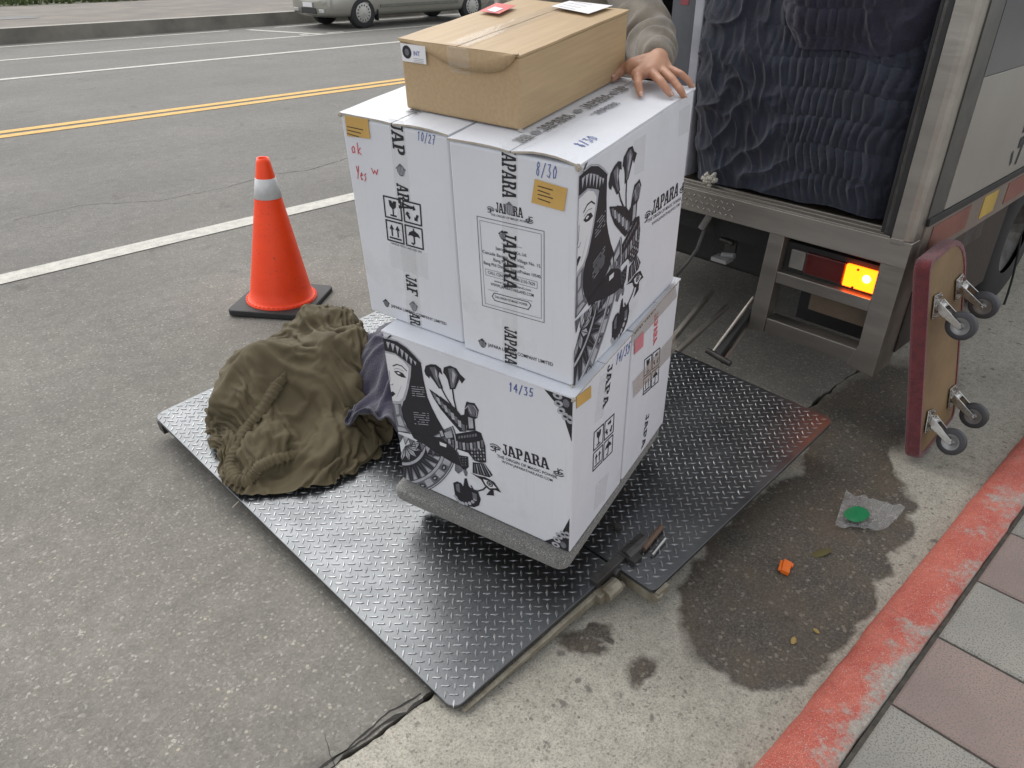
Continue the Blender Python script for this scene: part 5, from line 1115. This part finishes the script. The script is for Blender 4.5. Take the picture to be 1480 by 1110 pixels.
# ---------------------------------------------------------------- parked car across the street (faces -X)
def parked_car(name,M_,paint,label,wb=3.2,ln=4.75,wd=1.70,fo=.86):
    r=empty(name,M_); tag(r,label,'car')
    # stations: x, bottom z, belt z, roof z, half width scale
    st=[(.0,.30,.52,.60,.80),(.05,.24,.58,.72,.88),(.18,.21,.66,.80,.95),(.55,.20,.74,.90,.99),(1.0,.20,.80,1.0,1.),(1.35,.20,.86,1.25,1.),(1.9,.20,.90,1.55,1.),(2.6,.20,.92,1.66,1.),(3.4,.20,.94,1.66,1.),(4.2,.21,.96,1.60,.99),(4.55,.24,.94,1.40,.97),(4.70,.30,.88,1.05,.93),(4.75,.36,.8,.9,.86)]
    rings=[]
    for x,zb,ze,zr,s in st:
        h_=wd/2*s; up_=max(.0,zr-ze); ring=[(x,-h_*.86,zb),(x,-h_*.97,zb+.06),(x,-h_,zb+(ze-zb)*.45),(x,-h_*.985,ze),(x,-h_*(1-.22*min(1,up_/.6)),ze+up_*.9),(x,-h_*.55,zr)]
        rings.append(ring+[(x,-y,z) for _,y,z in ring[::-1]])
    n_=12; vs=[p for g in rings for p in g]; fs=[(k*n_+i,(k+1)*n_+i,(k+1)*n_+(i+1)%n_,k*n_+(i+1)%n_) for k in range(len(st)-1) for i in range(n_)]+[tuple(range(n_)),tuple(range((len(st)-1)*n_,len(st)*n_))[::-1]]
    body=MB().add(vs,fs).build('car_body',paint,r,sub=2,smooth=True)
    cut=MB()
    for xw in(fo,fo+wb):
        for sg in(-1,1): cut.cyl((xw,sg*.50,.31),(xw,sg*1.2,.31),.365,n=32)
    co=cut.build('tmp',[blackp]); co.parent=r; bo=body.modifiers.new('b','BOOLEAN'); bo.object=co; bo.solver='EXACT'
    bpy.context.view_layer.update(); dg=bpy.context.evaluated_depsgraph_get(); me=bpy.data.meshes.new_from_object(body.evaluated_get(dg)); body.modifiers.clear(); body.data=me; bpy.data.objects.remove(co)
    glass=mat('car_glass',(.02,.025,.028),.08,spec=.6)
    for sg in(-1,1):
        MB().add([(1.45,sg*(wd/2*.985+.003),.97),(4.1,sg*(wd/2*.985+.003),1.02),(3.95,sg*(wd/2*.84),1.48),(2.0,sg*(wd/2*.84),1.46)],[(0,1,2,3)]).build('side_window',glass,r)
        MB().box(.02,.16,sg*.50-.17,sg*.50+.17,.56,.70).build('headlight',mat('headlight_lens',(.6,.6,.58),.15),r,bevel=.03)
        MB().box(fo+.46,fo+wb-.46,sg*(wd/2+.002)-.012,sg*(wd/2+.002)+.012,.40,.46).build('side_moulding',mat('moulding',(.14,.14,.12),.6),r,bevel=.006)
        MB().box(fo+.37,fo+.385,sg*.78-.08,sg*.78+.06,.14,.36).build('mud_flap',rubber,r)
    MB().box(-.005,.03,-.30,.30,.30,.42).build('lower_grille',blackp,r,bevel=.01)
    q=MB().box(-.022,-.008,-.19,.19,.43,.52).build('number_plate',PAPER,r)
    MB().box(-.01,.02,-.62,-.42,.33,.40).build('fog_lamp',mat('fog_lens',(.5,.5,.48),.2),r,bevel=.01); MB().box(-.01,.02,.42,.62,.33,.40).build('fog_lamp',mat('fog_lens_b',(.5,.5,.48),.2),r,bevel=.01)
    hubm=mat('hubcap_silver',(.42,.42,.39),.4,metal=.5)
    for xw in(fo,fo+wb):
        for sg in(-1,1):
            w=empty('wheel'); w.parent=r; Mw=Matrix.Translation((xw,sg*(wd/2-.11),.31))@Matrix.Rotation(-sg*PI/2,4,'X'); w.matrix_local=Mw
            MB().lathe([(.19,-.10),(.285,-.105),(.312,-.085),(.316,0),(.312,.085),(.285,.105),(.19,.10)],40).build('tyre',tyre,w,smooth=True)
            hub=MB().lathe([(0,.115),(.06,.113),(.10,.108),(.16,.100),(.195,.104),(.205,.085)],40).build('hubcap',hubm,w,smooth=True)
            sl_=MB()
            for k in range(14): a=2*PI*k/14; sl_.lathe([(0,.003),(.016,.002),(.018,0)],8,0,Matrix.Rotation(a,4,'Z')@Matrix.Translation((.150,0,.103))@Matrix.Diagonal((1.3,.75,1,1)))
            sl_.build('hub_slots',blackp,hub)
    return r
parked_car('parked_car',Matrix.Translation((10.74-.86,15.69+.85-.0,0)),mat('champagne_paint',(.285,.278,.245),.3,metal=.5,coat=.6,vs=2,vamt=.06),'champagne silver car parked by the far kerb')
# planted strip beyond the far pavement
GR=mat('verge_leaf',(.075,.095,.022),.8,col2=(.04,.06,.014),vs=3)
rn=random.Random(3); vs=[];fs=[]
for k in range(15000):
    x=rn.uniform(-2,45); y=rn.uniform(24.4,30); a=rn.uniform(0,PI); h_=rn.uniform(.06,.22)*(1+.5*noise.noise(Vector((x*.8,y*.8,0)))); w=rn.uniform(.03,.07); dx,dy=math.cos(a)*w,math.sin(a)*w; b0=len(vs); lx,ly=rn.gauss(0,.07),rn.gauss(0,.07)
    vs+=[(x-dx,y-dy,.25),(x+dx,y+dy,.25),(x+lx,y+ly,.26+h_)]; fs.append((b0,b0+1,b0+2))
tag(MB().add(vs,fs).build('grass_verge',GR),'low green planting beyond the far pavement','grass',kind='stuff')
sheet('verge_soil',-60,120,24.3,60,.266,mat('verge_soil',(.05,.055,.02),.9,vs=2))

# ---------------------------------------------------------------- litter
o=MB(); q=gp(1135,822); o.box(-.026,.026,-.012,.012,0,.014); o.box(-.026,.020,.012,.020,.004,.010); o.box(.010,.026,-.018,-.012,.002,.012)
o=o.build('plastic_clip',mat('orange_plastic',(.85,.17,.01),.4),bevel=.002,M=Matrix.Translation(q)@Matrix.Rotation(.35,4,'Z')@Matrix.Rotation(.2,4,'X')); tag(o,'small bright orange plastic clip lying in the wet patch','clip')
for (px,py,s,rz) in((1147,926,.011,.3),(1180,912,.008,1.2)):
    q=gp(px,py); rn=random.Random(px); mb=MB()
    mb.lathe([(0.0001,.008),(.006,.006),(.010,.002),(.008,0)],7,0,Matrix.Rotation(rz,4,'Z')@Matrix.Diagonal((s/.007,s/.014,s/.011,1)))
    mb.v=[(x+rn.uniform(-.001,.001),y+rn.uniform(-.001,.001),max(0,z)) for x,y,z in mb.v]
    o=mb.build('dry_crumb',mat('yellow_crumb',(.42,.30,.10),.8),M=Matrix.Translation(q)); tag(o,('larger' if s>.01 else 'smaller')+' pale yellow crumb of litter on the wet concrete','litter','yellow crumbs on the concrete')
q=gp(1187,800); mb=MB(); pts=[(.034*math.cos(a)*(1 if abs(a)<9 else 1),.013*math.sin(a)) for a in [2*PI*k/14 for k in range(14)]]
mb.add([(x,y,.003+.004*math.sin(x*60)) for x,y in pts]+[(0,0,.006)],[(k,(k+1)%14,14) for k in range(14)]); o=mb.build('fallen_leaf',mat('olive_leaf',(.10,.085,.02),.7),M=Matrix.Translation(q)@Matrix.Rotation(-.5,4,'Z'),smooth=True); tag(o,'flat olive leaf on the wet concrete near the plastic wrapper','leaf')
# clear wrapper with a green printed oval
FILM=mat('clear_film',(.75,.77,.76),.12,alpha=.22,coat=1.,bump=.3,bs=30,vs=20); FILMG=mat('green_print_film',(.01,.22,.08),.3,vs=10,coat=.6)
q=gp(1245,748); wq=[gp(*t) for t in((1205,765),(1222,712),(1305,745),(1278,770))]
def film(u,v):
    p_=wq[0].lerp(wq[3],u).lerp(wq[1].lerp(wq[2],u),v); d_=.016*abs(noise.noise(Vector((u*5,v*5,1))))+.012*(1-abs(noise.noise(Vector((u*3+v*4,v*2,5)))))**3+.018*(u*v)**2
    return (p_.x-q.x,p_.y-q.y,.003+d_)
wrp=MB().grid(film,26,26).build('plastic_wrapper',FILM,smooth=False,M=Matrix.Translation(q)); tag(wrp,'crumpled clear plastic wrapper with green print on the concrete','wrapper')
gq=[]; 
for k in range(18):
    a=2*PI*k/18; t=gp(1236+19*math.cos(a),752+11*math.sin(a)); gq.append((t.x-q.x,t.y-q.y,.026+.002*math.sin(a*3)))
MB().add(gq+[(0-.01,0,.028)],[(k,(k+1)%18,18) for k in range(18)]).build('green_print',FILMG,wrp,smooth=True)
S.frame_set(1)
print('script seconds',round(time.time()-T0,1))
